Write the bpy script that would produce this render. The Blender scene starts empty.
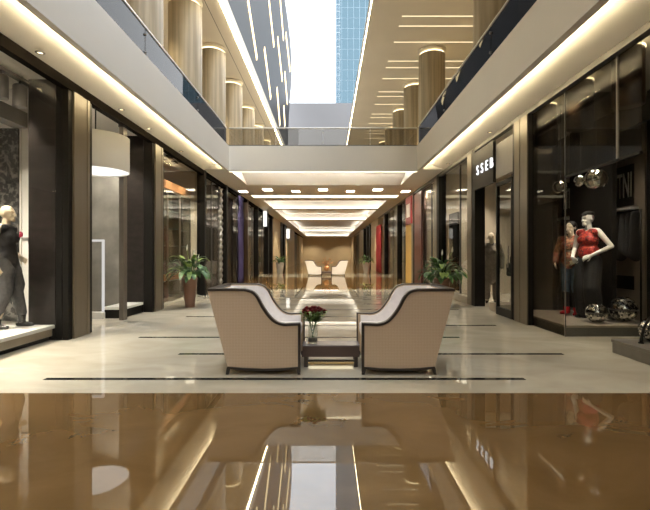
import bpy, bmesh, math, random
from mathutils import Vector, Matrix, Euler
random.seed(7)
S = bpy.context.scene
COL = S.collection
PI = math.pi
# ------------------------------------------------------------------ setting out (metres, camera stands over the origin, +Y down the mall)
XL, XR = -3.61, 3.37          # shop fronts
FL, FR = -2.86, 2.57          # balcony edges
ZB, ZT = 3.60, 4.32           # balcony lip, upper floor
ZS = 3.64                     # ground floor soffit
ZC = 8.20                     # upper ceiling
YB = 12.4                     # bridge
YE = 62.0                     # far end of the mall
Y0 = -18.0

# ------------------------------------------------------------------ mesh builder
class MB:
    def __init__(s): s.v=[]; s.f=[]; s.mi=[]; s.sm=[]
    def add(s, vs, fs, mi=0, smooth=False):
        b=len(s.v); s.v += [tuple(p) for p in vs]
        for f in fs:
            s.f.append([b+i for i in f]); s.mi.append(mi); s.sm.append(smooth)
        return s
    def box(s, x0,x1,y0,y1,z0,z1, mi=0):
        x0,x1=min(x0,x1),max(x0,x1); y0,y1=min(y0,y1),max(y0,y1); z0,z1=min(z0,z1),max(z0,z1)
        v=[(x0,y0,z0),(x1,y0,z0),(x1,y1,z0),(x0,y1,z0),(x0,y0,z1),(x1,y0,z1),(x1,y1,z1),(x0,y1,z1)]
        return s.add(v,[(0,3,2,1),(4,5,6,7),(0,1,5,4),(1,2,6,5),(2,3,7,6),(3,0,4,7)],mi)
    def prism(s, poly, a, b, axis='y', mi=0, smooth=False):
        # poly: list of 2d points; extruded from a to b along axis
        n=len(poly)
        def P(p,t):
            if axis=='y': return (p[0],t,p[1])
            if axis=='x': return (t,p[0],p[1])
            return (p[0],p[1],t)
        v=[P(p,a) for p in poly]+[P(p,b) for p in poly]
        ar=sum(poly[i][0]*poly[(i+1)%n][1]-poly[(i+1)%n][0]*poly[i][1] for i in range(n))
        flip=(ar>0)!=(b>a)
        if axis=='y': flip=not flip
        q=[]
        s.add(v,[list(range(n))[::-1] if not flip else list(range(n)), list(range(n,2*n)) if not flip else list(range(n,2*n))[::-1]],mi)
        s.add(v,[(i,(i+1)%n,n+(i+1)%n,n+i) if not flip else (i,n+i,n+(i+1)%n,(i+1)%n) for i in range(n)],mi,smooth)
        return s
    def tube(s, pts, r, n=8, mi=0, caps=True):
        pts=[Vector(p) for p in pts]; m=len(pts)
        rs=r if isinstance(r,(list,tuple)) else [r]*m
        rings=[]; up=None
        for i,p in enumerate(pts):
            t=(pts[min(i+1,m-1)]-pts[max(i-1,0)]).normalized()
            if up is None:
                up=Vector((0,0,1)) if abs(t.z)<.9 else Vector((1,0,0))
            a=t.cross(up).normalized(); up2=a.cross(t).normalized(); up=up2
            rings.append([p+(a*math.cos(2*PI*k/n)+up2*math.sin(2*PI*k/n))*rs[i] for k in range(n)])
        v=[q for R in rings for q in R]; f=[]
        for i in range(m-1):
            for k in range(n):
                f.append((i*n+k,(i+1)*n+k,(i+1)*n+(k+1)%n,i*n+(k+1)%n))
        s.add(v,f,mi,True)
        if caps: s.add(rings[0],[list(range(n))],mi); s.add(rings[-1],[list(range(n))[::-1]],mi)
        return s
    def bar(s, pts, w, h, side, mi=0):
        # rectangular section swept along pts lying in a plane whose normal is `side`
        pts=[Vector(p) for p in pts]; m=len(pts); side=Vector(side).normalized()
        rings=[]
        for i,p in enumerate(pts):
            t1=(p-pts[i-1]).normalized() if i>0 else None
            t2=(pts[i+1]-p).normalized() if i<m-1 else None
            if t1 is None: t1=t2
            if t2 is None: t2=t1
            t=(t1+t2).normalized(); nrm=t.cross(side).normalized()
            k=1/max(.5,math.sqrt(max(.01,(1+t1.dot(t2))/2)))
            rings.append([p+side*w/2+nrm*h/2*k,p-side*w/2+nrm*h/2*k,p-side*w/2-nrm*h/2*k,p+side*w/2-nrm*h/2*k])
        v=[q for R in rings for q in R]; f=[]
        for i in range(m-1):
            for k in range(4): f.append((i*4+k,i*4+(k+1)%4,(i+1)*4+(k+1)%4,(i+1)*4+k))
        f.append((3,2,1,0)); f.append(((m-1)*4,(m-1)*4+1,(m-1)*4+2,(m-1)*4+3))
        return s.add(v,f,mi)
    def lathe(s, prof, c=(0,0,0), n=32, mi=0, smooth=True):
        v=[];f=[];m=len(prof)
        for r,z in prof:
            for k in range(n):
                a=2*PI*k/n; v.append((c[0]+r*math.cos(a),c[1]+r*math.sin(a),c[2]+z))
        for i in range(m-1):
            for k in range(n): f.append((i*n+k,i*n+(k+1)%n,(i+1)*n+(k+1)%n,(i+1)*n+k))
        s.add(v,f,mi,smooth)
        return s
    def disc(s,c,r,n=32,up=True,mi=0):
        v=[(c[0]+r*math.cos(2*PI*k/n),c[1]+r*math.sin(2*PI*k/n),c[2]) for k in range(n)]
        return s.add(v,[list(range(n)) if up else list(range(n))[::-1]],mi)
    def ell(s, c, r, n=12, m=8, mi=0, rot=None):
        if not isinstance(r,(tuple,list)): r=(r,r,r)
        v=[];f=[]; c=Vector(c)
        def T(p):
            p=Vector(p)
            if rot is not None: p=rot@p
            return c+p
        v.append(T((0,0,-r[2])))
        for i in range(1,m):
            ph=-PI/2+PI*i/m
            for k in range(n):
                a=2*PI*k/n; v.append(T((r[0]*math.cos(ph)*math.cos(a),r[1]*math.cos(ph)*math.sin(a),r[2]*math.sin(ph))))
        v.append(T((0,0,r[2])))
        for k in range(n): f.append((0,1+(k+1)%n,1+k))
        for i in range(m-2):
            for k in range(n): f.append((1+i*n+k,1+i*n+(k+1)%n,1+(i+1)*n+(k+1)%n,1+(i+1)*n+k))
        L=len(v)-1
        for k in range(n): f.append((L,1+(m-2)*n+k,1+(m-2)*n+(k+1)%n))
        return s.add(v,f,mi,True)
    def cap(s, a, b, ra, rb, n=12, mi=0):
        s.ell(a,ra,n,8,mi); s.ell(b,rb,n,8,mi)
        return s.tube([a,b],[ra,rb],n,mi)
    def path(s, pts, rs):
        for i in range(len(pts)-1): s.cap(pts[i],pts[i+1],rs[i],rs[i+1])
        return s
    def build(s, name, mats, parent=None, bevel=0, seg=2):
        me=bpy.data.meshes.new(name); me.from_pydata(s.v,[],s.f)
        if not isinstance(mats,(list,tuple)): mats=[mats]
        for m in mats: me.materials.append(m)
        for p,mi,sm in zip(me.polygons,s.mi,s.sm):
            p.material_index=mi; p.use_smooth=sm
        me.update()
        o=bpy.data.objects.new(name,me); COL.objects.link(o)
        if parent is not None: o.parent=parent
        if bevel:
            md=o.modifiers.new('bevel','BEVEL'); md.width=bevel; md.segments=seg; md.limit_method='ANGLE'; md.angle_limit=.6
        return o

def remesh(o, voxel, smooth=4, fac=.5):
    md=o.modifiers.new('r','REMESH'); md.mode='VOXEL'; md.voxel_size=voxel; md.use_smooth_shade=True
    if smooth:
        ms=o.modifiers.new('s','SMOOTH'); ms.iterations=smooth; ms.factor=fac
    dg=bpy.context.evaluated_depsgraph_get(); dg.update()
    me=bpy.data.meshes.new_from_object(o.evaluated_get(dg))
    o.modifiers.clear(); old=o.data; mats=list(old.materials); o.data=me
    if len(me.materials)==0:
        for m in mats: me.materials.append(m)
    for p in me.polygons: p.use_smooth=True
    return o

def tag(o,label,cat,group=None):
    o['label']=label; o['category']=cat
    if group: o['group']=group
    return o
def struct(o): o['kind']='structure'; return o
def thing(name,label,cat,loc=(0,0,0),rz=0,group=None):
    o=bpy.data.objects.new(name,None); o.empty_display_size=.1; COL.objects.link(o)
    o.location=loc; o.rotation_euler=(0,0,rz)
    return tag(o,label,cat,group)
def dup(root,loc,rz=None,label=None,group=None):
    r=root.copy(); COL.objects.link(r); r.location=loc
    if rz is not None: r.rotation_euler=(0,0,rz)
    if label: r['label']=label
    if group: r['group']=group
    for ch in list(root.children):
        c=ch.copy(); COL.objects.link(c); c.parent=r
        for g in list(ch.children):
            d=g.copy(); COL.objects.link(d); d.parent=c
    return r
def text_obj(name, body, size, depth, m, loc, rot, parent=None, sx=1, sy=1):
    cu=bpy.data.curves.new(name,'FONT'); cu.body=body; cu.size=size; cu.extrude=depth; cu.align_x='CENTER'; cu.align_y='CENTER'
    t=bpy.data.objects.new(name+'_c',cu); COL.objects.link(t)
    dg=bpy.context.evaluated_depsgraph_get(); dg.update()
    me=bpy.data.meshes.new_from_object(t.evaluated_get(dg))
    bpy.data.objects.remove(t); 
    M=Matrix.Translation(loc)@Euler(rot).to_matrix().to_4x4()@Matrix.Diagonal((sx,sy,1,1))
    me.transform(M); me.materials.clear(); me.materials.append(m); me.name=name
    o=bpy.data.objects.new(name,me); COL.objects.link(o)
    if parent: o.parent=parent
    return o
ORD=['first','second','third','fourth','fifth','sixth','seventh','eighth','ninth','tenth','eleventh','twelfth','thirteenth','fourteenth','fifteenth','sixteenth','seventeenth','eighteenth','nineteenth','twentieth']

# ------------------------------------------------------------------ materials (all procedural)
def NT(name):
    m=bpy.data.materials.new(name); m.use_nodes=True; nt=m.node_tree
    return m,nt,nt.nodes['Principled BSDF'],nt.nodes['Material Output']
def surf(name,col,rough=.5,metal=0,var=.08,scale=(8,8,8),ior=1.5,bump=0,detail=4,coat=0,col2=None,contrast=None,spec=.5):
    m,nt,b,o=NT(name)
    tc=nt.nodes.new('ShaderNodeTexCoord'); mp=nt.nodes.new('ShaderNodeMapping'); mp.inputs['Scale'].default_value=scale
    no=nt.nodes.new('ShaderNodeTexNoise'); no.inputs['Scale'].default_value=1; no.inputs['Detail'].default_value=detail
    rp=nt.nodes.new('ShaderNodeValToRGB')
    c=Vector(col); c2=Vector(col2) if col2 else c*(1+var); c1=c if col2 else c*(1-var)
    lo,hi=contrast or (.3,.7)
    rp.color_ramp.elements[0].position=lo; rp.color_ramp.elements[0].color=(*c1,1)
    rp.color_ramp.elements[1].position=hi; rp.color_ramp.elements[1].color=(*c2,1)
    L=nt.links.new
    L(tc.outputs['Object'],mp.inputs[0]); L(mp.outputs[0],no.inputs['Vector']); L(no.outputs['Fac'],rp.inputs[0]); L(rp.outputs[0],b.inputs['Base Color'])
    b.inputs['Roughness'].default_value=rough; b.inputs['Metallic'].default_value=metal; b.inputs['IOR'].default_value=ior
    b.inputs['Specular IOR Level'].default_value=spec; b.inputs['Coat Weight'].default_value=coat; b.inputs['Coat Roughness'].default_value=.03
    if bump:
        bp=nt.nodes.new('ShaderNodeBump'); bp.inputs['Strength'].default_value=bump; bp.inputs['Distance'].default_value=.01
        L(no.outputs['Fac'],bp.inputs['Height']); L(bp.outputs[0],b.inputs['Normal'])
    return m
def marble(name,ca,cb,cv,rough,ior,scale=1.2):
    m,nt,b,o=NT(name); L=nt.links.new
    tc=nt.nodes.new('ShaderNodeTexCoord'); n1=nt.nodes.new('ShaderNodeTexNoise'); n1.inputs['Scale'].default_value=scale; n1.inputs['Detail'].default_value=8; n1.inputs['Distortion'].default_value=1.2
    mp=nt.nodes.new('ShaderNodeMapping'); mp.inputs['Scale'].default_value=(1,1.6,1)
    rp=nt.nodes.new('ShaderNodeValToRGB'); e=rp.color_ramp.elements
    e[0].position=.3; e[0].color=(*ca,1); e[1].position=.68; e[1].color=(*cb,1)
    wv=nt.nodes.new('ShaderNodeTexNoise'); wv.inputs['Scale'].default_value=scale*2.3; wv.inputs['Detail'].default_value=6; wv.inputs['Distortion'].default_value=2.5
    r2=nt.nodes.new('ShaderNodeValToRGB'); q=r2.color_ramp.elements; q[0].position=.475; q[0].color=(0,0,0,1); q[1].position=.5; q[1].color=(1,1,1,1)
    q2=r2.color_ramp.elements.new(.525); q2.color=(0,0,0,1)
    mx=nt.nodes.new('ShaderNodeMixRGB'); mx.inputs[2].default_value=(*cv,1)
    ml=nt.nodes.new('ShaderNodeMath'); ml.operation='MULTIPLY'; ml.inputs[1].default_value=.07
    L(tc.outputs['Object'],mp.inputs[0]); L(mp.outputs[0],n1.inputs['Vector']); L(mp.outputs[0],wv.inputs['Vector'])
    L(n1.outputs['Fac'],rp.inputs[0]); L(wv.outputs['Fac'],r2.inputs[0]); L(r2.outputs[0],ml.inputs[0]); L(ml.outputs[0],mx.inputs[0]); L(rp.outputs[0],mx.inputs[1])
    L(mx.outputs[0],b.inputs['Base Color']); b.inputs['Roughness'].default_value=rough; b.inputs['IOR'].default_value=ior
    return m
def emit(name,col,st):
    m,nt,b,o=NT(name); nt.nodes.remove(b); e=nt.nodes.new('ShaderNodeEmission')
    e.inputs[0].default_value=(*col,1); e.inputs[1].default_value=st; nt.links.new(e.outputs[0],o.inputs[0]); return m
def glass(name,tint,refl=1.0,base=.02,ior=1.5,rough=0.0):
    m,nt,b,o=NT(name); nt.nodes.remove(b); L=nt.links.new
    t=nt.nodes.new('ShaderNodeBsdfTransparent'); t.inputs[0].default_value=(*tint,1)
    g=nt.nodes.new('ShaderNodeBsdfGlossy'); g.inputs['Roughness'].default_value=rough; g.inputs[0].default_value=(1,1,1,1)
    # thin pane: reflectance from the facing angle, Schlick style
    lw=nt.nodes.new('ShaderNodeLayerWeight'); lw.inputs['Blend'].default_value=.5
    p=nt.nodes.new('ShaderNodeMath'); p.operation='POWER'; p.inputs[1].default_value=4.0
    a=nt.nodes.new('ShaderNodeMath'); a.operation='MULTIPLY_ADD'; a.inputs[1].default_value=refl; a.inputs[2].default_value=base; a.use_clamp=True
    mx=nt.nodes.new('ShaderNodeMixShader')
    L(lw.outputs['Facing'],p.inputs[0]); L(p.outputs[0],a.inputs[0]); L(a.outputs[0],mx.inputs[0]); L(t.outputs[0],mx.inputs[1]); L(g.outputs[0],mx.inputs[2]); L(mx.outputs[0],o.inputs[0])
    return m
def damask(name):
    m,nt,b,o=NT(name); L=nt.links.new
    tc=nt.nodes.new('ShaderNodeTexCoord'); n=nt.nodes.new('ShaderNodeTexNoise'); n.inputs['Scale'].default_value=9; n.inputs['Detail'].default_value=2; n.inputs['Distortion'].default_value=4
    v=nt.nodes.new('ShaderNodeTexVoronoi'); v.inputs['Scale'].default_value=14
    ad=nt.nodes.new('ShaderNodeMath'); ad.operation='MULTIPLY'
    rp=nt.nodes.new('ShaderNodeValToRGB'); rp.color_ramp.elements[0].position=.27; rp.color_ramp.elements[0].color=(.005,.005,.005,1); rp.color_ramp.elements[1].position=.31; rp.color_ramp.elements[1].color=(.10,.096,.09,1)
    L(tc.outputs['Object'],n.inputs['Vector']); L(tc.outputs['Object'],v.inputs['Vector']); L(n.outputs['Fac'],ad.inputs[0]); L(v.outputs['Distance'],ad.inputs[1]); L(ad.outputs[0],rp.inputs[0]); L(rp.outputs[0],b.inputs['Base Color']); b.inputs['Roughness'].default_value=.35
    return m
def weave(name,ca,cb,s=95):
    m,nt,b,o=NT(name); L=nt.links.new
    tc=nt.nodes.new('ShaderNodeTexCoord'); mp=nt.nodes.new('ShaderNodeMapping'); mp.inputs['Rotation'].default_value=(0,PI/4,0)
    ch=nt.nodes.new('ShaderNodeTexChecker'); ch.inputs['Scale'].default_value=s; ch.inputs[1].default_value=(*ca,1); ch.inputs[2].default_value=(*cb,1)
    bp=nt.nodes.new('ShaderNodeBump'); bp.inputs['Strength'].default_value=.4; bp.inputs['Distance'].default_value=.004
    L(tc.outputs['Object'],mp.inputs[0]); L(mp.outputs[0],ch.inputs['Vector']); L(ch.outputs[0],b.inputs['Base Color']); L(ch.outputs['Fac'],bp.inputs['Height']); L(bp.outputs[0],b.inputs['Normal'])
    b.inputs['Roughness'].default_value=.75
    return m
def blotch(name,cols,scale):
    m,nt,b,o=NT(name); L=nt.links.new
    tc=nt.nodes.new('ShaderNodeTexCoord'); v=nt.nodes.new('ShaderNodeTexVoronoi'); v.inputs['Scale'].default_value=scale
    sp=nt.nodes.new('ShaderNodeSeparateColor'); rp=nt.nodes.new('ShaderNodeValToRGB'); rp.color_ramp.interpolation='CONSTANT'
    e=rp.color_ramp.elements
    e[0].color=(*cols[0],1); e[1].position=1/len(cols); e[1].color=(*cols[1],1)
    for i in range(2,len(cols)): q=e.new(i/len(cols)); q.color=(*cols[i],1)
    L(tc.outputs['Object'],v.inputs['Vector']); L(v.outputs['Color'],sp.inputs[0]); L(sp.outputs[0],rp.inputs[0]); L(rp.outputs[0],b.inputs['Base Color']); b.inputs['Roughness'].default_value=.6
    return m

WARM=(1,.83,.52)
M={}
M['plaster']=surf('plaster',(.76,.74,.70),.6,var=.02,scale=(1,1,1))
M['fascia']=surf('fascia_plaster',(.72,.69,.64),.5,var=.02,scale=(1,1,1))
M['tan']=surf('tan_ceiling',(.58,.515,.41),.55,var=.03,scale=(1,1,1))
M['tanwall']=surf('tan_wall',(.50,.41,.28),.5,var=.06,scale=(.6,.6,.6))
M['stone']=surf('dark_brown_stone',(.017,.0135,.012),.4,spec=.25,var=.35,scale=(5,5,9),bump=.15)
M['black']=surf('black_metal',(.008,.007,.006),.5,var=.1,spec=.15)
M['matte']=surf('matte_black',(.007,.006,.005),.9,var=.1,spec=0)
M['rail']=surf('brushed_rail',(.62,.60,.57),.3,metal=.6,var=.05)
M['darkgrey']=surf('dark_grey_metal',(.07,.065,.06),.35,var=.1)
M['grey']=surf('grey_metal',(.25,.24,.23),.35,var=.05)
M['gold']=surf('champagne_gold',(.14,.118,.085),.3,metal=.25,var=.08,scale=(4,4,.5))
M['white']=surf('white_lacquer',(.78,.77,.74),.35,var=.02)
M['concrete']=surf('grey_stone_wall',(.16,.155,.14),.5,var=.3,scale=(2.5,2.5,2.5),detail=8)
M['wood']=surf('streaked_wood',(.22,.175,.11),.45,scale=(9,9,.35),detail=6,col2=(.37,.31,.215),contrast=(.36,.64))
M['cream']=marble('cream_marble',(.50,.45,.36),(.62,.57,.47),(.42,.36,.27),.014,1.7)
M['brown']=marble('brown_marble',(.14,.082,.032),(.19,.114,.047),(.11,.064,.026),.014,1.85)
M['inlay']=surf('black_granite',(.012,.011,.010),.08,var=.2,ior=1.6)
M['glass']=glass('shop_glass',(.86,.87,.86),refl=.25,base=.02)
M['bridgeglass']=glass('bridge_rail_glass',(.74,.72,.68),refl=.25,base=.03)
M['darkglass']=glass('smoked_glass',(.60,.58,.54),refl=.06,base=.022)
M['railglass']=glass('rail_glass',(.15,.15,.155),refl=.3,base=.03)  # dark reflections in the side railings are put into this tint
M['led']=emit('led_strip_warm',WARM,60)
M['ledbar']=emit('bar_led',(1,.93,.80),85)
M['ledge']=emit('ledge_led',(1,.92,.78),7)
M['led0']=emit('light_line_warm',(1,.86,.57),20)
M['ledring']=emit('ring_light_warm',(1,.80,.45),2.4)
M['ledline']=emit('thin_line_light',(1,.82,.5),.8)
M['ledline2']=emit('soffit_line_led',(1,.86,.56),1.3)
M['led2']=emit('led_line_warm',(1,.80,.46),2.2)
M['ledc']=emit('cove_led',(1,.85,.56),2.0)
M['spot']=emit('downlight_lens',(1,.88,.66),9)
M['ledw']=emit('white_light_panel',(1,.95,.86),.8)
M['fabric']=weave('woven_beige_fabric',(.52,.40,.285),(.60,.475,.35))
M['lilac']=surf('pale_upholstery',(.90,.86,.86),.8,var=.04,scale=(20,20,20))
M['trim']=surf('dark_wood_trim',(.035,.026,.022),.3,var=.2)
M['tabletop']=surf('grey_polished_top',(.22,.20,.21),.1,var=.1,ior=1.6)
M['tablebrown']=surf('dark_brown_veneer',(.085,.055,.047),.3,var=.15,scale=(2,2,20))
M['brass']=surf('brass',(.75,.58,.3),.2,metal=1,var=.05)
M['vase']=glass('vase_glass',(.93,.95,.93),refl=.6,base=.06)
M['rose']=surf('dark_red_rose',(.16,.008,.012),.5,var=.4,scale=(60,60,60))
M['leaf']=surf('leaf_green',(.035,.10,.025),.4,var=.5,scale=(15,15,15))
M['leafy']=surf('yellow_green_leaf',(.19,.30,.06),.4,var=.35,scale=(20,20,20))
M['petal']=surf('white_spathe',(.8,.78,.68),.5,var=.05)
M['terra']=surf('brown_ceramic',(.14,.07,.045),.35,var=.15,scale=(6,6,1))
M['soil']=surf('soil',(.03,.02,.015),.9,var=.3)
M['chrome']=surf('mirror_chrome',(.78,.76,.72),.04,metal=1,var=.02)
M['mosaic']=blotch('mosaic_glints',[(.75,.72,.66),(.10,.10,.095),(.45,.43,.40),(.9,.88,.82),(.05,.05,.05),(.6,.58,.52)],34)  # light and dark facet reflections put into the cell colours
M['mosaic'].node_tree.nodes['Principled BSDF'].inputs['Metallic'].default_value=1; M['mosaic'].node_tree.nodes['Principled BSDF'].inputs['Roughness'].default_value=.12
M['ivory']=surf('ivory_mannequin',(.72,.60,.44),.4,var=.03)
M['palewhite']=surf('white_mannequin',(.85,.80,.75),.35,var=.03)
M['blackcloth']=surf('black_cloth',(.012,.011,.012),.8,var=.3,scale=(20,20,20))
M['greycloth']=surf('grey_wool',(.07,.068,.068),.85,var=.25,scale=(30,30,30))
M['beigecloth']=surf('taupe_suit',(.22,.19,.16),.8,var=.15,scale=(20,20,20))
M['jeans']=surf('blue_denim',(.075,.11,.16),.8,var=.35,scale=(14,14,14))
M['redprint']=blotch('red_printed_cloth',[(.42,.02,.02),(.30,.012,.015),(.50,.06,.03),(.36,.02,.02),(.12,.02,.02)],38)
M['orangeprint']=blotch('rust_floral_cloth',[(.30,.09,.04),(.16,.06,.03),(.38,.20,.10),(.10,.07,.04),(.26,.04,.03)],30)
M['redshoe']=surf('red_leather',(.55,.02,.03),.25,var=.1)
M['blackshoe']=surf('black_leather',(.015,.013,.013),.25,var=.1)
M['pink']=surf('crimson_petals',(.50,.03,.09),.5,var=.3,scale=(40,40,40))
M['hair']=surf('dark_hair',(.012,.009,.008),.5,var=.3,scale=(30,30,5))
M['purple']=surf('purple_velvet',(.022,.016,.07),.8,var=.3,scale=(15,15,1))
M['silver']=surf('silver_satin',(.22,.21,.19),.35,metal=.3,var=.2,scale=(3,3,6))
M['redcloth']=surf('scarlet_cloth',(.25,.010,.016),.7,var=.25,scale=(15,15,1))
M['redsign']=surf('maroon_sign',(.22,.025,.03),.4,var=.1)
M['yellow']=surf('ochre_panel',(.62,.42,.12),.5,var=.05)
M['darkred']=surf('dark_red_timber',(.07,.018,.013),.35,var=.3,scale=(9,9,1))
M['darkwood']=surf('dark_brown_wood',(.06,.035,.02),.35,var=.3,scale=(9,9,1))
M['copper']=surf('copper_cladding',(.55,.27,.12),.3,metal=.6,var=.1)
M['beigewall']=surf('beige_wall',(.50,.43,.33),.6,var=.03,scale=(1,1,1))
M['shopdark']=surf('dark_taupe_wall',(.05,.042,.035),.5,var=.12,scale=(2,2,2))
M['tauped']=surf('taupe_panel',(.20,.16,.125),.45,var=.1,scale=(3,3,1))
M['damask']=damask('black_damask')
M['shelfglass']=glass('cabinet_glass',(.68,.75,.72),refl=.6,base=.08)
M['frameglow']=emit('soft_white_tube',(1,.97,.92),.38)
M['greypost']=surf('grey_brown_post',(.10,.085,.068),.4,var=.1)
M['stoneback']=surf('pale_green_stone',(.44,.47,.42),.4,var=.3,scale=(4,4,4),detail=8)
M['plinth']=surf('grey_plinth',(.15,.14,.125),.35,var=.1)
M['plinthtop']=surf('taupe_plinth_top',(.34,.29,.23),.35,var=.08)
M['facade']=surf('grey_brown_cladding',(.018,.018,.020),.5,spec=.25,var=.1,scale=(.5,.5,.5))
M['spandrel']=surf('grey_render',(.17,.17,.18),.5,var=.04,scale=(.3,.3,.3))
M['skyglass']=glass('tinted_roof_glass',(.26,.34,.38),refl=.2,base=.02)
M['clearpane']=glass('clear_curtain_glass',(.92,.94,.96),refl=.2,base=.02)
M['clearglass']=glass('low_iron_display_glass',(.95,.95,.94),refl=.05,base=.008)
def shade_mat():
    m,nt,b,o=NT('white_lampshade'); 
    b.inputs['Base Color'].default_value=(.8,.76,.68,1); b.inputs['Roughness'].default_value=.7
    return m
m,nt,b,o=NT('white_lampshade'); b.inputs['Base Color'].default_value=(.8,.80,.78,1); b.inputs['Roughness'].default_value=.8
tr=nt.nodes.new('ShaderNodeBsdfTranslucent'); tr.inputs[0].default_value=(.8,.76,.68,1); mx=nt.nodes.new('ShaderNodeMixShader'); mx.inputs[0].default_value=.35
nt.links.new(b.outputs[0],mx.inputs[1]); nt.links.new(tr.outputs[0],mx.inputs[2]); nt.links.new(mx.outputs[0],o.inputs[0]); M['shade']=m
# ------------------------------------------------------------------ the shell
# floor: one surface, with its marble fields and granite inlays as faces of their own
fl=MB()
fields=[(Y0,3.71,1),(3.71,14.6,0),(14.6,22.2,1),(22.2,26.2,0),(26.2,YE+1,1)]
for a,b,mi in fields: fl.box(-9,9,a,b,-.2,0,mi)
k=0; y=4.13
while y<14:
    x0,x1=((-2.72,1.89),(-1.79,2.82))[k%2]
    fl.box(x0,x1,y-.035,y+.035,-.01,.0012,2); y+=1.03; k+=1
struct(fl.build('floor',[M['cream'],M['brown'],M['inlay']]))

def balcony(s):                                  # s=-1 left, +1 right
    f,w=(FL,XL) if s<0 else (FR,XR)
    sg=s
    P=[(f,ZB),(f,ZT),(sg*9,ZT)]+([(sg*9,ZS)] if s<0 else [(9,3.90),(w+.12,3.90),(w+.12,ZS)])+[(w,ZS),(f+sg*.24,3.82),(f+sg*.08,3.82),(f+sg*.08,3.70),(f+sg*.17,3.70),(f+sg*.17,3.665),(f+sg*.08,3.665),(f+sg*.08,ZB)]
    o=MB().prism(P,Y0,YB,'y').box(f+sg*.0801,f+sg*.0815,Y0,YB,ZB+.004,3.66,1).build('wall_balcony_left' if s<0 else 'wall_balcony_right',[M['fascia'],M['darkgrey']])  # dark strip added inside the lip so its reflection stays unlit
    return struct(o)
balcony(-1); balcony(1)
# bridge across the end of the void, and the ceiling of the ground floor beyond it
c=MB()
c.prism([(YB,ZB),(YB,ZT),(YE,ZT),(YE,4.2),(15.2,4.2),(15.2,3.64),(13.0,4.25),(YB+.08,4.25),(YB+.08,ZB)],FL,FR,'x')
struct(c.build('wall_bridge',M['fascia'],bevel=.01))
COFF=[(19.5,23.4),(23.8,31.0),(31.6,46.5),(47.3,58.5)]
CX0,CX1=-3.08,2.82
c=MB()
y=15.2
for a,b in COFF:
    c.box(-9,9,y,a,ZS,4.2)
    c.box(-9,CX0,a,b,ZS,4.2); c.box(CX1,9,a,b,ZS,4.2)
    c.box(CX0,CX1,a,b,4.10,4.2)
    c.box(CX0,CX1,a,a+.12,ZS,3.68); c.box(CX0,CX1,b-.12,b,ZS,3.68); c.box(CX0,CX0+.12,a+.12,b-.12,ZS,3.68); c.box(CX1-.12,CX1,a+.12,b-.12,ZS,3.68)
    y=b
c.box(-9,9,y,YE,ZS,4.2)
c.box(-9,FL,YB,15.2,ZS,ZT); c.box(FR,9,YB,15.2,ZS,ZT)
c.box(-9,FL,15.2,YE,4.2,ZT); c.box(FR,9,15.2,YE,4.2,ZT)
struct(c.build('ceiling',M['plaster']))
# storefront header beams
h=MB().box(XL-.10,XL+.005,Y0,YE,3.50,ZS-.002); struct(h.build('trim_1',M['matte']))
h=MB().box(XR-.005,XR+.10,Y0,YE,3.56,ZS-.002); struct(h.build('trim_2',M['darkgrey']))
# end walls
struct(MB().box(-9,9,YE,YE+.2,-.2,ZT).build('wall_far',M['tanwall']))
struct(MB().box(-9.2,9.2,Y0-.2,Y0,-.2,ZC+.3).build('wall_near',M['beigewall']))
struct(MB().box(-9.2,-9,Y0,YE,-.2,ZC+.3).build('wall_left',M['beigewall']))
struct(MB().box(9,9.2,Y0,YE,-.2,ZC+.3).build('wall_right',M['beigewall']))
# upper floor: ceilings either side of the void
YT=36.0
OL,OR=-2.93,1.2
struct(MB().box(-9,OL,Y0,YT,ZC,ZC+.4).build('ceiling_upper_left',M['tan']))
struct(MB().box(OR,9,Y0,YT,ZC,ZC+.4).build('ceiling_upper_right',M['tan']))
# upper shop walls set back behind the columns
struct(MB().box(-6.6,-6.4,Y0,YT,ZT,ZC).build('wall_upper_left',M['tanwall']))
struct(MB().box(6.4,6.6,Y0,YT,ZT,ZC).build('wall_upper_right',M['tanwall']))
struct(MB().box(-9,9,YT,YT+.3,ZT,13.84).build('wall_upper_far',M['spandrel']))
for s in (-1,1):
    pass
# left upper facade with its curved far end, over the left ceiling
sil=[(Y0,ZC+.4),(Y0,22),(26.5,22),(27.8,17.9),(30.9,17.9),(33.4,18.0),(34.8,17.2),(34.9,16.2),(33.8,14.0),(32.3,12.3),(31.6,10.5),(31.4,ZC+.4)]
sil=[(Y0,ZC+.4),(Y0,19.5),(24,19.5),(27.9,18.6),(31.2,18.4),(33.6,17.9),(34.7,16.9),(34.9,15.8),(34.3,14.6),(33.0,12.9),(32.2,11.6),(31.7,10.0),(31.5,ZC+.4)]
struct(MB().prism(sil,OL-.5,OL,'x').build('wall_facade',M['facade']))
def fac(px,py):
    Y=(-OL-.02)*430/(328-px); return Y,1.2+(254-py)*Y/430
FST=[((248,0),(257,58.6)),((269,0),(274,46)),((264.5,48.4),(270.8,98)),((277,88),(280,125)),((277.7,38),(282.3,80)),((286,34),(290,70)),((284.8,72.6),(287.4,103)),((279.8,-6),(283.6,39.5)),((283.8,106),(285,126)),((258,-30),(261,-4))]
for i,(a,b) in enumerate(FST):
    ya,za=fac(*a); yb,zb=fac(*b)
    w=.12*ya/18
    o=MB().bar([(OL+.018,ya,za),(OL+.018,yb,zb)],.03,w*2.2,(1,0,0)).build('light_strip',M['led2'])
    tag(o,'slanting warm light strip on the blue grey upper facade, %s in from its left'%ORD[i],'light','facade light strips')
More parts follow.
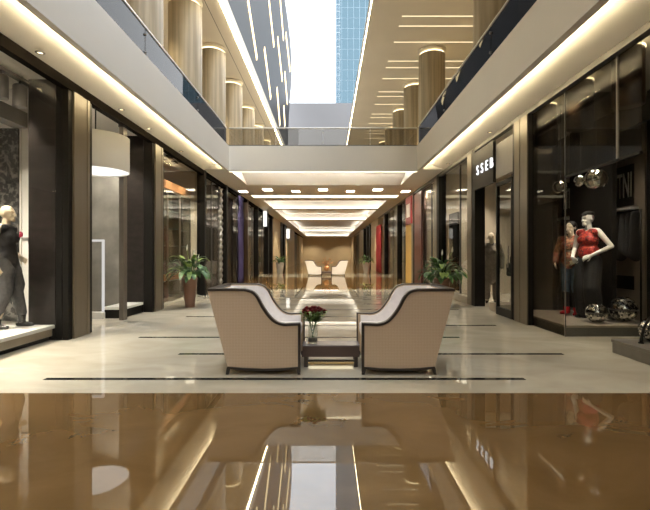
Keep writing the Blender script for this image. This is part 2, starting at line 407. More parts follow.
# curtain wall at the far end of the void, above the grey spandrel
XD=1.0
t=thing('curtain_wall','pale glazed curtain wall closing the far end of the void above the grey wall','window',(0,YT+.1,13.84))
t2=thing('tinted_curtain_wall','blue tinted gridded glazing right of the pale curtain wall under the roof','window',(0,YT+2.2,13.84))
def glazing(t,x0,x1,n,m,zt,gm,fm,wid):
    g=MB().box(x0,x1,0,.02,0,zt).build('glass_pane',gm,t)
    b=MB()
    for i in range(n+1):
        x=x0+(x1-x0)*i/n; b.box(x-wid,x+wid,-.03,0,0,zt)
    for j in range(m+1):
        z=zt*j/m; b.box(x0,x1,-.025,0,z-wid,z+wid)
    b.build('mullion_grid',fm,t)
M['mullw']=surf('white_mullion',(.80,.82,.84),.5,var=.02)
M['mullb']=surf('blue_grey_mullion',(.22,.30,.36),.5,var=.05)
glazing(t,-4.6,XD,9,16,9.5,M['clearpane'],M['mullw'],.003)
glazing(t2,XD-.3,7,12,13,12,M['skyglass'],M['mullb'],.012)

# ------------------------------------------------------------------ cove lights
def strip(name,label,m,*bx,group=None,cat='light'):
    o=MB().box(*bx).build(name,m); return tag(o,label,cat,group)
def lip_led(label,*bx): return strip('cove_light',label,M['ledbar' if 'bridge' in label else 'led'],*bx,group='cove lights under the balcony edge')
lip_led('long warm cove light tucked under the left balcony lip',FL-.090,FL-.162,Y0,YB+.05,3.701,3.706)
lip_led('long warm cove light tucked under the right balcony lip',FR+.090,FR+.162,Y0,YB+.05,3.701,3.706)
lip_led('warm cove light under the white bridge crossing the void',FL-.05,FR+.05,YB+.0801,YB+.086,3.68,3.78)
strip('linear_light','thin warm light line just behind the lower edge of the bridge',M['ledline2'],FL-.07,FR+.07,YB+.30,YB+.345,3.622,3.665)
strip('linear_light','warm linear light across the beam behind the row of square downlights',M['ledline2'],-3.2,2.95,17.85,18.6,ZS-.012,ZS-.001)
CN=['nearest ceiling coffer','second ceiling coffer','third ceiling coffer','farthest ceiling coffer']
for (a,b),nm in zip(COFF,CN):
    t=thing('coffer_light','warm cove light running around the inside of the %s'%nm,'light',(0,(a+b)/2,3.66),group='ceiling coffer lights')
    hl=(b-a)/2
    for bx in ((CX0+.12,CX1-.12,hl-.10,hl-.02),(CX0+.12,CX1-.12,-hl+.02,-hl+.10),(CX0+.02,CX0+.10,-hl+.12,hl-.12),(CX1-.10,CX1-.02,-hl+.12,hl-.12)):
        MB().box(*bx,.0205,.026).build('light_strip',M['ledge'],t)
# seven square downlights
xs=[-3.3,-2.29,-1.25,-.19,.87,1.88,3.02]
for i,x in enumerate(xs):
    big=i in (1,3,5)
    w=.17 if big else .15; yy=16.3 if big else 16.75
    t=thing('square_downlight','%s square recessed downlight in the bridge soffit, %s from the left'%('larger' if big else 'smaller',ORD[i]),'light',(x,yy,ZS),group='square downlights')
    MB().box(-w-.02,w+.02,-w*1.4-.02,w*1.4+.02,-.006,-.001).build('frame',M['white'],t)
    MB().box(-w,w,-w*1.4,w*1.4,-.012,-.006).build('lens',M['spot'],t)
# small soffit spots by the shop fronts
for s,ys in ((-1,(5.2,7.25,8.35,10.2)),(1,(8.6,11.6))):
    for i,y in enumerate(ys):
        x=(XL+.13) if s<0 else (XR-.13)
        t=thing('soffit_spotlight','tiny round spotlight in the %s soffit edge, %s from the camera'%('left' if s<0 else 'right',ORD[i]),'light',(x,y,ZS),group='small soffit spotlights')
        MB().lathe([(.0,-.001),(.05,-.001),(.055,-.008),(.03,-.012),(.03,-.006),(0,-.006)],n=20).build('ring',M['grey'],t)
        MB().disc((0,0,-.0065),.03,20,False).build('lens',M['led2'],t)

# ------------------------------------------------------------------ upper floor: columns, rails, ceiling lights
col=None
def column(x,y,label):
    global col
    if col is None:
        col=thing('column',label,'column',(x,y,ZT),group='wood clad upper columns')
        MB().lathe([(.45,0.001),(.45,3.70)],n=40).disc((0,0,3.70),.45,40).build('shaft',M['wood'],col)
        MB().lathe([(.36,3.70),(.36,3.80),(.47,3.84),(.47,3.87),(.36,3.879)],n=40).build('capital',M['tan'],col)
        MB().lathe([(.385,3.735),(.415,3.735),(.415,3.755),(.385,3.755),(.385,3.735)],n=40).build('light_ring',M['ledring'],col)
        return col
    return dup(col,(x,y,ZT),label=label)
for i,y in enumerate((6.2,9.07,11.9,14.65,17.55,20.5,23.4,26.3,29.2)):
    column(-3.95,y,'round wood clad column on the left upper floor, %s from the camera'%ORD[i])
for i,y in enumerate((6.3,9.2,14.83,17.75,20.8,23.7,26.6,29.5)):
    column(3.58,y,'round wood clad column on the right upper floor, %s from the camera'%ORD[i])
def rail(label,p0,p1,n,zr,gm=None):
    p0=Vector(p0); p1=Vector(p1); d=(p1-p0); L=d.length; ang=math.atan2(d.y,d.x)
    t=thing('glass_railing',label,'railing',p0,ang)
    MB().box(0,L,-.025,.025,zr-.035,zr).build('handrail',M['rail'],t,bevel=.01)
    MB().box(0,L,-.03,.03,0.001,.035).build('base_channel',M['darkgrey'],t)
    for i in range(n):
        a=L*i/n+.012; b=L*(i+1)/n-.012
        MB().box(a,b,-.006,.006,.035,zr-.035).build('glass_panel',gm or M['railglass'],t)
    for i in range(1,n):
        for z in (.12,zr-.14):
            MB().tube([(L*i/n,-.03,z),(L*i/n,.03,z)],.02,10).build('clamp',M['grey'],t)
rail('glass railing tinted for dark reflections along the left balcony edge',(FL-.09,Y0,ZT),(FL-.09,YB+.06,ZT),11,.55)
rail('glass railing tinted for dark reflections along the right balcony edge',(FR+.06,YB+.06,ZT),(FR+.06,Y0,ZT),11,.58)
rail('glass railing across the front of the white bridge',(FL-.02,YB+.08,ZT),(FR+.02,YB+.08,ZT),4,.55,M['bridgeglass'])
i=0
for kk in range(7):
    for off in (0,.55,1.55):
        y=12.65-2.95*2+off+2.95*kk
        o=MB().box(2.18,2.18+(2.9 if off else 3.2),y-.02,y+.02,ZC-.008,ZC+.0005).build('linear_light',M['ledline'])
        tag(o,'thin linear light across the tan right upper ceiling, %s from the camera'%(ORD[i] if i<20 else 'the farthest'),'light','upper ceiling line lights'); i+=1
strip('linear_light','bright continuous light line along the left edge of the void',M['led0'],OL-.075,OL-.01,Y0,YT,ZC-.02,ZC-.001)
strip('edge_glow_line','thin glowing edge line along the right side of the void',M['led0'],OR+.001,OR+.016,Y0,YT,ZC-.005,ZC+.0005,cat='light')  # edge made emissive, adding warm light to the void
strip('ceiling_joint','fine dark joint along the tan left upper ceiling',M['darkgrey'],-3.42,-3.40,Y0,YT,ZC-.004,ZC-.001,cat='trim')

# ------------------------------------------------------------------ pilasters between the shops
LP=[6.0,8.87,12.5,15.2,19.2,22.0,25.7,27.7]
RP=[4.55,7.23,9.86,13.09,16.8,20.8,25.5]
for i,y in enumerate(LP):
    t=thing('pilaster','dark shop front pilaster on the left wall, %s from the camera'%ORD[i],'pilaster',(XL,y,0),group='left shop front pilasters')
    bl=M['darkwood'] if y==19.2 else M['black']
    if y<12:
        MB().box(-.57,-.195,.0,.30,.0,ZS-.001).build('stone_pier',M['stone'],t)
        MB().box(-.19,-.012,0,.60,0,ZS-.001).build('dark_post',bl,t)
        g=MB().box(-.012,.02,.09,.30,0,3.50).box(-.012,.012,.30,.42,0,3.50).box(-.012,.02,.42,.49,0,3.50); g.build('gold_cladding',M['gold'],t,bevel=.003)
    else:
        d=.36 if y<20 else .5
        MB().box(-.20,.03,0,.16,0,3.62 if False else ZS-.001).build('dark_post',bl,t)
        MB().box(-.14,.0,.16,.24,0,3.50).build('side_trim',M['darkgrey'],t)
for i,y in enumerate(RP):
    t=thing('pilaster',('tall black post inside the right display at the edge of the view' if i==0 else 'dark shop front pilaster with gold side face on the right wall, %s from the camera'%ORD[i-1]),'pilaster',(XR,y,0),group='right shop front pilasters')
    if i==0:
        MB().box(1.40,1.57,1.80,1.88,0.161,ZS-.001).build('dark_post',M['black'],t)
        MB().box(.02,.13,.09,.18,0.0,.0).build('foot',M['black'],t) if False else None
    elif y<8:
        MB().box(.0,.085,0,.62,0,ZS-.001).build('dark_post',M['black'],t)
        MB().box(-.02,.0,.01,.16,0,3.56).box(-.012,0,.16,.30,0,3.56).box(-.02,0,.30,.51,0,3.56).build('gold_cladding',M['gold'],t,bevel=.003)
    else:
        MB().box(-.005,.23,0,.2,0,ZS-.001).build('dark_post',M['black'],t)
        MB().box(-.018,.06,.2,.5,0,3.56).build('gold_cladding',M['gold'],t)
# ------------------------------------------------------------------ left shops
def wall(name,m,*bx): return struct(MB().box(*bx).build(name,m))
def window(label,side,y0,y1,z0,z1,mull=(),x=None,mw=.02,gm=None,mm=None,group='shop windows'):
    x=x if x is not None else (XL-.12 if side<0 else XR+.11)
    t=thing('shop_window',label,'window',(x,y0,0),group=group)
    MB().box(-.006,.006,0,y1-y0,z0,z1).build('glass_pane',gm or M['glass'],t)
    for ym in mull: MB().box(-.02,.02,ym-y0-mw,ym-y0+mw,z0,z1).build('mullion',mm or M['gold'],t)
    return t
# bay 1: display with black damask wall
wall('wall_shop_1',M['white'],-9,-4.22,6.36,6.46,0,ZS-.001)
wall('wall_shop_2',M['plaster'],-7.2,-7.0,Y0,6.36,0,ZS-.001)
t=tag(MB().box(-7,-4.56,6.325,6.358,.215,3.05).build('damask_panel',M['damask']),'black damask patterned wall panel behind the left window mannequin','wall panel')
t=thing('white_door_frame','tall white frame strip between the damask panel and the dark stone pier','frame',(-4.5,6.30,.2145))
MB().box(-.02,.0,0,.05,0,2.83).box(.0,.16,.02,.05,0,2.83).build('casing',M['white'],t)
MB().box(.0,.16,.005,.0195,1.20,1.23).build('cross_rail',M['grey'],t)
t=thing('display_platform','low white topped display platform under the left shop window','platform',(-3.78,2,0))
MB().box(-3.2,-.03,-5.9,4.0,.165,.213).build('top',M['white'],t,bevel=.006)
MB().box(-3.2,-.06,-5.9,3.99,.06,.164).build('front_panel',M['plinthtop'],t)
MB().box(-3.2,-.10,-5.9,3.98,0,.06).build('kickboard',M['black'],t)
tag(MB().box(-4.62,-4.42,Y0+.1,6.32,3.05,3.27).build('grey_bulkhead',M['grey']),'grey beam running under the ceiling over the left display','beam')
t=thing('lighting_track','dark lighting track holding cylinder spotlights over the left display','light track',(-4.2,4,3.56))
MB().box(-.04,.04,-3,2.15,0,.045).build('rail',M['darkgrey'],t)
MB().box(-.01,.01,-2.5,-2.48,.045,.078).box(-.01,.01,1.9,1.92,.045,.078).build('hanger',M['grey'],t)
for i,(y,l) in enumerate(((5.86,'grey cylinder spotlight on the track nearest the dark stone pier'),(5.52,'grey cylinder spotlight on the track second from the dark stone pier'),(5.0,'grey cylinder spotlight on the track third from the dark stone pier'))):
    t=thing('track_spotlight',l,'light',(-4.2,y,3.2),group='track spotlights')
    MB().lathe([(.0,.30),(.07,.30),(.085,.28),(.085,.0),(.075,.0),(.075,.05),(0,.05)],n=24).build('housing',M['grey'],t)
    MB().disc((0,0,.045),.074,24,False).build('lens',M['ledw'],t)
    MB().tube([(0,0,.30),(0,0,.36)],.015,8).build('stem',M['darkgrey'],t)
window('clear display window at the far left in front of the bald mannequin',-1,3.5,6.0,.0,3.50,(),x=XL-.10,gm=M['clearglass'])
# bay 2: stone wall, drum lamp, lit frame
wall('wall_shop_3',M['concrete'],-9,-4.22,8.90,9.05,0,ZS-.001)
wall('wall_shop_4',M['shopdark'],-7.2,-7.0,6.46,8.9,0,ZS-.001)
t=thing('drum_lamp','huge white drum lampshade hanging in the left shop','lamp',(-3.89,7.2,2.58))
MB().lathe([(.51,0),(.52,0),(.52,.58),(.51,.58),(.51,0)],n=56).build('shade',M['shade'],t)
MB().disc((0,0,.02),.508,56,False).build('diffuser',M['ledw'],t)
MB().disc((0,0,.56),.508,56,True).build('top_cover',M['shade'],t)
MB().tube([(0,0,.56),(0,0,ZS-2.581)],.012,8).build('cord',M['black'],t)
t=thing('glowing_frame','upright white glowing rectangular frame standing against the grey stone wall','light',(-4.45,8.0,0))
MB().box(-.30,-.26,-.02,.02,0,1.47).box(.25,.285,-.02,.02,0,1.47).box(-.26,.25,-.02,.02,1.43,1.47).build('light_tube',M['frameglow'],t)
MB().box(-.34,.32,-.08,-.025,0,.12).box(-.34,.32,.025,.08,0,.12).build('base',M['white'],t)
t=thing('display_plinth','low white plinth at the foot of the second stone pier','plinth',(-4.0,8.43,0))
MB().box(-.20,.20,-.42,.42,.16,.21).build('top',M['white'],t,bevel=.005)
MB().box(-.19,.17,-.41,.41,0,.16).build('body',M['black'],t)
t=thing('slim_post','slim grey brown post at the edge of the stone shop behind the drum lamp','post',(-3.75,7.78,0))
MB().box(-.03,.05,0,.14,0,3.5).build('shaft',M['greypost'],t); MB().box(-.04,.06,-.01,.15,3.5,ZS-.001).build('cap',M['black'],t)
# bay 3: cabinets with copper band
wall('wall_shop_5',M['beigewall'],-5.2,-5.05,9.05,12.6,0,ZS-.001)
wall('wall_shop_6',M['beigewall'],-9,-3.83,12.68,12.8,0,ZS-.001)
cab=None
for i,(y,h) in enumerate(((9.95,2.82),(10.86,2.82),(11.77,2.82))):
    l='glass fronted display cabinet with stone back panels, %s along the left wall'%ORD[i]
    if cab is None:
        cab=t=thing('display_cabinet',l,'cabinet',(-4.04,y,0),group='left display cabinets')
        MB().box(-.45,0,0,.04,0,h).box(-.45,0,.84,.88,0,h).box(-.45,0,.04,.84,h-.04,h).box(-.45,0,.04,.84,0,.10).build('frame',M['gold'],t)
        MB().box(-.45,-.42,.04,.84,.10,h-.04).build('back_panel',M['stoneback'],t)
        for z in (.5,.95,1.4,1.85,2.3): MB().box(-.41,-.03,.045,.835,z,z+.025).build('shelf',M['stoneback'],t)
        MB().box(-.02,-.01,.045,.835,.72,h-.045).build('glass_door',M['shelfglass'],t)
        d=MB().box(-.40,-.012,.045,.835,.53,.69).build('drawer',M['copper'],t)
        MB().box(-.012,.0,.38,.50,.60,.62).build('handle',M['brass'],d)
    else: dup(cab,(-4.04,y,0),label=l)
t=tag(MB().box(-4.55,-4.03,9.3,12.65,2.84,3.05).build('copper_pelmet',M['copper']),'copper band over the left display cabinets','pelmet')
t=thing('ceiling_wire_light','thin black wire light with dark spots on the ceiling above the cabinets','light',(-3.9,10.6,3.60))
MB().tube([(-.5,-.8,.03),(-.2,-.5,-.10),(.0,-.2,.02),(.1,.2,-.08),(.14,.6,.02)],.008,6).build('wire',M['black'],t)
for q,(a,b) in enumerate(((-.05,.1),(.05,.6),(-.15,.75),(-.25,.3))): MB().box(a-.05,a+.05,b-.12,b+.12,.0,.035).build('spot_housing',M['black'],t)
window('shop window with display cabinets behind it',-1,9.37,12.5,0,3.50,())
# bay 4-9: deeper along the mall
for n,(a,b,x,m) in enumerate(((12.8,15.2,-4.6,'shopdark'),(15.4,19.2,-4.3,'tauped'),(19.4,22,-4.2,'beigewall'),(22.2,25.7,-4.2,'tauped'),(25.9,27.7,-4.2,'beigewall'))):
    wall('wall_shop_%d'%(7+n),M[m],x-.1,x,a,b,0,ZS-.001)
    wall('wall_shop_%d'%(17+n),M['shopdark'],x,-3.86,b-.06,b,0,ZS-.001)
for i,(a,b) in enumerate(((12.95,14.55),(15.8,19.2),(19.9,22),(22.7,25.7),(26.4,27.7))):
    window('left shop window far along the mall, %s beyond the cabinets'%ORD[i],-1,a,b,.0,3.50,((a+b)/2,),mw=.02,mm=M['darkgrey'])
wall('wall_left_far',M['tanwall'],-9,XL+.02,28.4,32.4,0,ZS-.001)
wall('wall_left_far_2',M['tanwall'],-9,XL+.02,37.5,46,0,ZS-.001)
wall('wall_left_far_3',M['tanwall'],-9,XL-.02,54,YE,0,ZS-.001)
wall('wall_left_far_4',M['shopdark'],-4.0,-3.9,32.4,37.5,0,ZS-.001)
wall('wall_left_far_5',M['shopdark'],-4.0,-3.9,46,54,0,ZS-.001)
def curtain(name,label,cat,x,y0,y1,z0,z1,m,amp,n,tie=None):
    v=[];f=[];N=n*8;R=14
    for j in range(R+1):
        z=z0+(z1-z0)*j/R
        k=1.0
        if tie: k=1-.45*math.exp(-((z-tie)/.18)**2)
        for i in range(N+1):
            u=i/N; yy=(y0+y1)/2+(u-.5)*(y1-y0)*k
            v.append((x+amp*math.sin(u*n*2*PI)*(1+.15*math.sin(z*5+u*9)),yy,z))
    for j in range(R):
        for i in range(N): f.append((j*(N+1)+i,j*(N+1)+i+1,(j+1)*(N+1)+i+1,(j+1)*(N+1)+i))
    mb=MB(); mb.add(v,f,0,True)
    o=mb.build(name,m); md=o.modifiers.new('thick','SOLIDIFY'); md.thickness=.012
    return tag(o,label,cat)
curtain('curtain','long purple curtain gathered near its top on the left of the mall','curtain',-3.50,16.75,17.75,.02,3.48,M['purple'],.045,6,tie=3.05)
t=thing('twisted_post','silvery wavy post beside the fourth dark pilaster on the left','post',(-3.72,14.85,0))
MB().lathe([(.075+.02*math.sin(z*.5*PI/.2),z*.05) for z in range(0,70)],n=20).build('shaft',M['silver'],t)
MB().lathe([(0,.0),(.16,.0),(.16,.04),(.0,.04)],n=20).build('foot',M['darkgrey'],t)
t=thing('blade_sign','small white hanging sign with dark edges on the left wall','sign',(-3.42,23.4,2.7))
MB().box(-.10,.10,-.03,.03,0,.84).build('white_face',M['ledw'],t); MB().box(-.16,-.10,-.04,.04,-.05,.9).box(.10,.13,-.04,.04,-.05,.9).build('dark_edge',M['black'],t)
MB().box(-.26,-.16,-.02,.02,.4,.46).build('bracket',M['black'],t)
t=thing('blade_sign','small pale hanging sign farthest down the left wall','sign',(-3.35,36,2.5))
MB().box(-.14,.14,-.03,.03,0,.8).build('white_face',M['ledw'],t); MB().box(-.3,-.14,-.02,.02,.4,.46).build('bracket',M['black'],t)

# ------------------------------------------------------------------ right shops
RX=4.95
wall('wall_shop_right_1',M['tauped'],RX,RX+.1,Y0,9.3,0,ZS-.001)
wall('wall_shop_right_2',M['shopdark'],4.2,4.3,8.05,9.3,0,ZS-.001)
wall('wall_shop_right_3',M['shopdark'],4.2,RX,9.3,9.4,0,ZS-.001)
t=thing('black_backdrop','tall black backdrop screen behind the two right window mannequins','screen',(4.5,6.81,.161))
MB().box(0,.07,0,1.2,0,3.28).build('panel',M['black'],t); MB().box(-.01,.08,-.02,1.22,-.001,.05).build('foot_rail',M['darkgrey'],t)
tag(MB().box(4.51,4.57,4.6,6.80,3.1,3.44).build('black_header_beam',M['black']),'black header beam continuing from the top of the black backdrop','beam')
t=thing('display_platform','dark grey display platform carrying the mannequins and chrome balls','platform',(3.46,6.25,0))
MB().box(0,1.47,0,1.78,.125,.16).build('top',M['plinthtop'],t,bevel=.006)
MB().box(.012,1.47,.012,1.78,0,.125).build('body',M['plinth'],t)
t=thing('display_platform','dark grey display platform at the right edge holding one chrome ball','platform',(3.46,0,0))
MB().box(0,1.47,-3.8,5.26,.125,.16).build('top',M['plinth'],t,bevel=.006)
MB().box(.012,1.47,-3.8,5.25,0,.125).build('body',M['plinth'],t)
# glass of the right display: side pane, front pane and the tall transom
t=thing('shop_window','corner display window of smoked glass around the red mannequin','window',(3.46,6.25,0))
MB().box(-.02,-.008,.03,.98,.0,3.55).build('side_pane',M['darkglass'],t)
MB().box(0,1.48,-.012,0,.0,3.55).build('front_pane',M['glass'],t)
MB().box(-.022,-.007,-.014,-.001,0,3.55).build('corner_mullion',M['darkgrey'],t)
t=thing('shop_window','smoked display window at the right edge beside the dark post','window',(3.44,Y0,0))
MB().box(-.006,.006,0,8.54,.0,3.55).build('glass_pane',M['darkglass'],t)
t=thing('transom_window','high smoked transom glass over the right shop entrance','window',(3.44,4.72,2.3))
MB().box(-.006,.006,0,1.5,0,1.25).build('glass_pane',M['darkglass'],t)
MB().box(-.015,.015,.38,.395,0.03,1.25).build('mullion',M['grey'],t); MB().box(-.02,.02,0,1.5,0,.03).build('bottom_rail',M['black'],t)
# shelf wall with the two lettered boards
for i,(ya,yb,l) in enumerate(((6.93,7.42,'board with tall white letters on the shelf right of the black backdrop'),(8.55,9.02,'board with tall white letters seen left of the black backdrop'))):
    t=thing('lettered_board',l,'sign',(RX,(ya+yb)/2,2.04))
    hw=(yb-ya)/2
    MB().box(-.03,-.001,-hw-.22,hw+.03,-.05,.62).build('board',M['black'],t)
    for q,chx in enumerate('ITNI'): text_obj('letter',chx,.34,.004,M['white'],(-.034,.21-(.02,.14,.29,.41)[q],.27),(PI/2,0,-PI/2),t,sx=.62,sy=1.75)
    s=thing('wall_shelf','white %s'%('shelf below the lettered board right of the backdrop' if i==0 else 'shelf below the lettered board left of the backdrop'),'shelf',(RX,(ya+yb)/2,1.90))
    MB().box(-.25,-.001,-hw-.25,hw+.1,0,.035).build('board',M['white'],s); MB().box(-.2,-.001,-.02,.02,-.12,0).build('bracket',M['darkgrey'],s)
t=thing('clothes_rack','dark clothes rack with hanging garments against the taupe shop wall','rack',(RX-.16,7.0,.161))
MB().tube([(0,-.42,0),(0,-.42,1.72),(0,.42,1.72),(0,.42,0)],.014,8).build('frame',M['black'],t)
for q in range(6):
    yq=-.32+q*.12
    g=MB(); g.cap((0,yq,1.62),(0,yq,1.05+.05*(q%3)),.10,.13,10); o=g.build('garment',M['blackcloth'],t); o.scale=(1,.32,1); o.location=(0,yq*.68,0)
tag(MB().box(RX-.02,RX-.001,5.3,8.0,.62,.84).build('dark_wall_band',M['black']),'black horizontal band across the lower taupe shop wall','wall band')
tag(MB().box(RX-.12,RX-.001,6.55,6.78,.161,ZS-.002).build('taupe_column',M['tauped']),'taupe flat column on the shop wall at the right edge','column')
# glowing drums added in place of column rings reflected in the transom glass
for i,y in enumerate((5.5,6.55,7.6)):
    t=thing('reflected_column_drum','drum with glowing ring imitating a reflected column behind the right transom, %s from the camera'%ORD[i],'light',(3.84,y,3.10),group='reflected column drums')
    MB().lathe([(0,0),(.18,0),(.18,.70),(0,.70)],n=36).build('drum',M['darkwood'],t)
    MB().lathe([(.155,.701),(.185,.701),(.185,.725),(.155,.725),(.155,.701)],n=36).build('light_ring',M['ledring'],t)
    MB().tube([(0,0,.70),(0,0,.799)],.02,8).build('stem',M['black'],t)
# chrome balls
def ball(x,y,z,r,label,hang=False):
    t=thing('chrome_ball',label,'ball',(x,y,z),group='hanging chrome balls' if hang else 'chrome balls on the platforms')
    o=MB().ell((0,0,0),r,30,20).build('sphere',M['chrome' if hang else 'mosaic'],t)
    if not hang:
        for p in o.data.polygons: p.use_smooth=False
    if hang:
        MB().tube([(0,0,r*.98),(0,0,r+.04)],.016,8).build('cap',M['darkgrey'],t)
        MB().tube([(0,0,r+.04),(0,0,ZS-z-.001)],.003,6).build('wire',M['grey'],t)
    else:
        MB().lathe([(r*1.003*math.cos(a),r*1.003*math.sin(a)) for a in (-.06,-.03,0,.03,.06)],n=32).build('seam',M['darkgrey'],t)
ball(4.06,6.50,.16+.152,.152,'chrome ball in front of the red mannequin, the smaller one')
ball(4.53,6.60,.16+.195,.195,'chrome ball right of the backdrop, the larger one')
ball(3.86,5.12,.16+.14,.14,'chrome ball on the platform at the right edge of the view')
ball(4.19,6.72,2.37,.17,'largest hanging chrome ball in front of the black backdrop',True)
ball(4.15,7.06,2.40,.105,'small hanging chrome ball just left of the largest one',True)
ball(4.03,7.45,2.36,.11,'hanging chrome ball at the left edge of the black backdrop',True)
ball(3.92,7.25,2.33,.12,'leftmost hanging chrome ball imitating a reflection in the smoked glass',True)  # ball added in place of a reflection in the glass
t=thing('curved_stand','thin black curved stand by the chrome ball at the right edge','stand',(3.64,5.0,.1605))
MB().tube([(0,0,0),(.012,0,.10),(.045,0,.20),(.09,0,.28),(.16,0,.35),(.26,0,.41)],.016,8).build('arc',M['black'],t)
MB().lathe([(0,.001),(.03,.001),(.03,.012),(0,.012)],n=16).build('foot',M['black'],t)
# clothes shop with the lit sign
wall('wall_shop_right_4',M['beigewall'],3.62,6,13.14,13.24,0,ZS-.001)
wall('wall_shop_right_5',M['tauped'],5.6,5.7,9.4,13.14,0,ZS-.001)
t=thing('shop_sign','black sign box with bright white dotted lettering over the right shop','sign',(XR-.03,8.85,2.75))
MB().box(.0,.06,-.15,.98,-.1,.75).build('box',M['black'],t)
sw=emit('sign_white',(.95,.97,1),.9)
for q,chx in enumerate('SSEB'): text_obj('letter',chx,.30,.012,sw,(-.01,.72-.27*q,.30),(PI/2,0,-PI/2),t,sx=.95)
tag(MB().box(XR+.02,XR+.05,7.86,8.68,2.72,3.40).build('clerestory_panel',M['grey']),'light grey clerestory panel beside the lit sign','panel')
t=thing('shop_door','dark framed glass door standing in the right shop front below the sign','door',(XR+.02,7.88,0))
MB().box(-.02,.04,0,.05,0.001,2.62).box(-.02,.04,.70,.75,0.001,2.62).box(-.02,.04,.05,.70,2.55,2.62).box(-.02,.04,.05,.70,0.001,.15).build('frame',M['black'],t)
MB().box(.005,.015,.05,.70,.15,2.55).build('glass_pane',M['glass'],t)
MB().tube([(-.05,.10,.95),(-.05,.10,1.35)],.012,8).build('handle',M['chrome'],t)
tag(MB().box(XR+.10,XR+.78,8.7,9.25,.0005,.17).build('shop_step',M['plinthtop']),'tan plinth inside the right shop below the sign','plinth')
window('shop window with a pale wall right of the potted plant',1,10.38,13.09,.16,3.55,(11.3,),mm=M['darkgrey'])
tag(MB().box(XR-.02,XR+.12,10.38,13.08,.0005,.16).build('window_plinth',M['plinthtop']),'tan plinth below the window right of the potted plant','plinth')
tag(MB().box(XR+.3,XR+.36,12.2,13.05,0.161,2.4).build('black_screen',M['black']),'black screen behind the shop window above the right potted plant','screen')
t=thing('handbag','black handbag displayed on a post inside the right shop','bag',(3.86,9.0,.1705))
MB().tube([(0,0,0),(0,0,.56)],.015,8).build('stand',M['darkgrey'],t)
b=MB().box(-.07,.07,-.17,.17,.56,.84); b.build('body',M['blackcloth'],t,bevel=.04,seg=3)
MB().tube([(0,-.1,.84),(0,-.09,.96),(0,0,1.0),(0,.09,.96),(0,.1,.84)],.012,8).build('strap',M['blackcloth'],t)
# further bays
for n,(a,b,x,m) in enumerate(((13.24,16.8,3.62,'beigewall'),(17.0,20.8,3.9,'tauped'),(21.0,25.5,3.75,'concrete'),(25.7,29.0,3.75,'tauped'))):
    wall('wall_shop_right_%d'%(6+n),M[m],x,x+.1,a,b,0,ZS-.001)
window('shop window with a pale blind, before the dark red panel on the right',1,13.6,15.5,0,3.55,(14.4,),mm=M['darkgrey'])
window('right shop window beyond the ochre panel',1,18.7,20.8,0,3.55,(19.7,),mm=M['darkgrey'])
window('right shop window beyond the second dark pilaster past the ochre panel',1,21.5,25.5,0,3.55,(23,24.3),mm=M['darkgrey'])
tag(MB().box(XR+.0,XR+.06,15.55,16.78,0.001,3.5).build('timber_panel',M['darkred']),'dark red timber panel beside the pilaster with the white sign','panel')
tag(MB().box(XR-.01,XR+.05,17.35,18.6,0.001,3.54).build('ochre_panel',M['yellow']),'bright ochre wall panel under the maroon sign','panel')
t=thing('shop_sign','maroon square sign with a white field above the ochre panel','sign',(XR-.02,17.55,2.42))
MB().box(-.06,.0,-.45,.65,0,1.1).build('plate',M['redsign'],t); MB().box(-.07,-.06,-.25,.45,.28,.82).build('white_field',M['white'],t)
tag(MB().box(3.42,3.56,16.77,16.799,2.74,3.16).build('white_plate_sign',M['white']),'small white plate sign on the dark pilaster','sign')
curtain('drape','tall scarlet drape hanging on the right of the mall','drape',XR-.12,26.3,28.6,.02,3.02,M['redcloth'],.05,7)
wall('wall_right_far',M['tanwall'],XR-.02,9,29.0,33.5,0,ZS-.001)
wall('wall_right_far_2',M['tanwall'],XR-.02,9,41,46,0,ZS-.001)
wall('wall_right_far_3',M['tanwall'],XR+.02,9,57,YE,0,ZS-.001)
wall('wall_right_far_4',M['shopdark'],3.75,3.85,33.5,41,0,ZS-.001)
wall('wall_right_far_5',M['shopdark'],3.75,3.85,46,57,0,ZS-.001)
for i,y in enumerate((34.5,37.0,40.2)):
    tag(MB().box(XR-.02,XR+.3,y,y+.6,0,ZS-.001).build('dark_post',M['black']),'narrow black post far down the right wall, %s of three'%ORD[i],'post')
for i,y in enumerate((33.0,35.5)):
    tag(MB().box(XL-.25,XL+.03,y,y+.8,0,ZS-.001).build('dark_post',M['black']),'narrow black post far down the left wall, %s of two'%ORD[i],'post')

